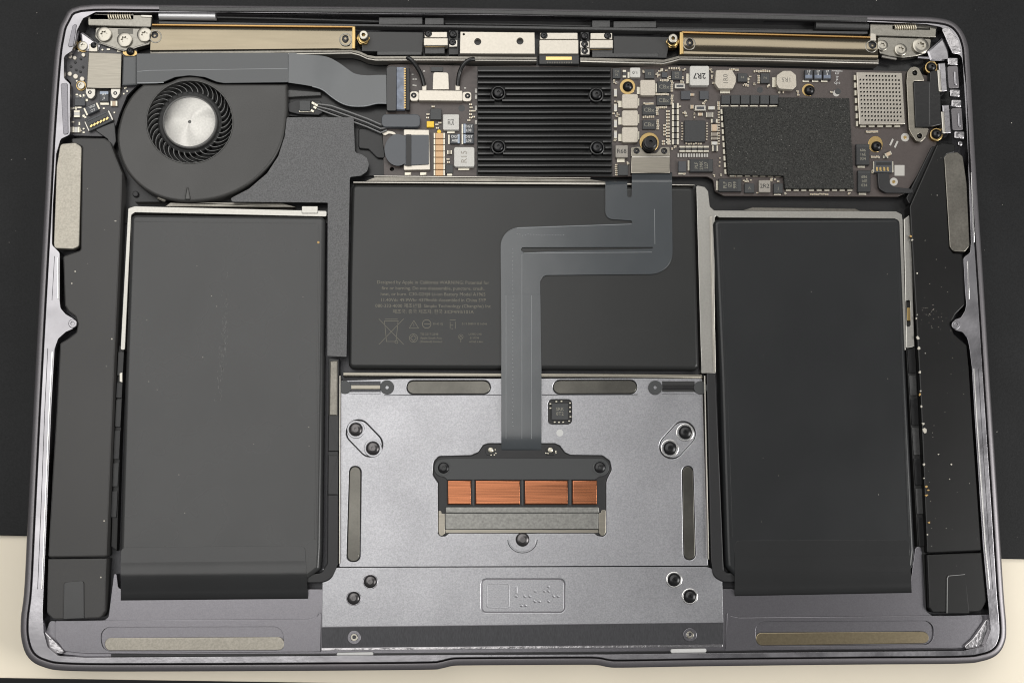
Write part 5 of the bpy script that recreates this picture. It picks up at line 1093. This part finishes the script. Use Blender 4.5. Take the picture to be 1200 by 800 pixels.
for u, v in ((575, 527.5), (645, 527.5)):
    P('solder_foot', rnd(rrect(u, v + 1, 12, 10, 0), 3), -2.9, -3.3, 'black_film', tp, .15); P('solder_blob', circ(u, v - .5, 3.4, 14), -2.3, -3.2, 'solder', tp, .5)
    for k in range(6): P('solder_bit', circ(u + random.uniform(-7, 7), v + random.uniform(-1, 6), 1.1, 6), -2.7, -3.3, 'solder', tp, .2)

# ================================================================== trackpad cable
tf = thing('trackpad_flex', 690, 300, -2, 'long grey ribbon cable stepping from the clamp down to the trackpad board', 'ribbon cable')
FH = -.62
P('ribbon_body', rnd([(787.5, 213), (788.5, 321), (633, 322.5), (633.2, 345), (587.1, 345), (586.3, 266.8), (741.5, 261.5), (740, 258.5), (709.5, 256.5), (709.5, 217), (735, 216), (735.3, 231), (740.3, 231), (740.5, 213)],
  [0, 26, 9, 0, 0, 23, 2, 1.5, 9, 0, 0, 2, 2, 0], 9), FH, FH - .28, 'flex_film', tf, .05, [rnd([(611.5, 290), (765, 289.6), (765, 291.2), (640, 294.4), (614, 296), (610.5, 293)], [2, .3, .3, 3, 2, 2])])
def bend(pts, u0, u1, name, mats):
    L = [W(u0 + du0, v, h) for v, h, du0, du1 in pts]; R = [W(u1 + du1, v, h) for v, h, du0, du1 in pts]
    return part(name, MB().ribbon(L, R, .26*MM), mats, tf, ang=80)
bend([(214, FH, 0, 0), (211, FH - .1, 0, 0), (208, -1.2, 0, 0), (205.5, -2.0, 0, 0), (202, -2.4, 0, 0)], 740.5, 787.5, 'ribbon_rise', 'flex_film')
bend([(345, FH, -.4, -1.3), (365, FH+.02, -.3, -1), (385, FH+.09, 0, -.8), (405, FH+.16, 0, -.5), (420, FH+.17, 0, -.3), (432, FH+.09, 0, 0), (444, FH-.15, 0, 0), (456, FH-.5, 0, 0), (466, -1.38, 0, 0), (476, -1.55, 0, 0), (490, -1.7, 0, 0), (502, -1.9, 0, 0), (510, -2.1, 0, 0), (516, -2.35, 0, 0), (521, -2.62, 0, 0), (525, -2.85, 0, 0), (528, -3.05, .5, .5)], 587.5, 634.5, 'ribbon_drop', 'flex_film')
bend([(217, FH, 0, 0), (214, -1.0, 0, 0), (212, -1.6, 0, 0)], 709.5, 735, 'ribbon_tail', 'flex_film')
mb = MB(); bz_ = FH + .012
hh = lambda v: FH + .012 if v < 355 else FH + .012 + .19 * min(1, (v - 355) / 50)
def fh(v):
    T = [(345, FH), (365, FH+.02), (385, FH+.09), (405, FH+.16), (420, FH+.17), (432, FH+.09), (444, FH-.15), (456, FH-.5), (466, -1.38), (476, -1.55), (490, -1.7), (502, -1.9), (510, -2.1), (516, -2.35)]
    if v <= 345: return FH + .012
    for (a, x), (b, y) in zip(T, T[1:]):
        if v <= b: return x + (y - x) * (v - a) / (b - a) + .015
    return -2.3
for a, b in (((614, 296.5), (764, 295.5)), ((767, 245), (767.5, 286)), ((606, 267.2), (740, 262.6))): stroke(mb, a, b, .5, bz_)
for uu in (593, 611.6, 623):
    for v in range(298, 512, 3):
        p = [W(uu - .22, v, fh(v)), W(uu + .22, v, fh(v)), W(uu + .22, v + 3, fh(v + 3)), W(uu - .22, v + 3, fh(v + 3))]
        if uu == 611.6 or v > 345: mb.add(p, [(3, 2, 1, 0)])
for k in range(46): v = 292 + k * 4.6; mb.prism(circ(601 + random.uniform(-.4, .4), v, .5, 6), fh(v) + .02, fh(v) - .05, 0)
part('seam_line', mb, 'flex_line', tf)
mb = MB()
for k in range(18): u = 606 + k*3.2; mb.prism(circ(u, 275 + random.uniform(-1, 1), .5, 5), bz_ + .02, FH, 0)
part('crease_specks', mb, 'flex_line', tf, kind='stuff')
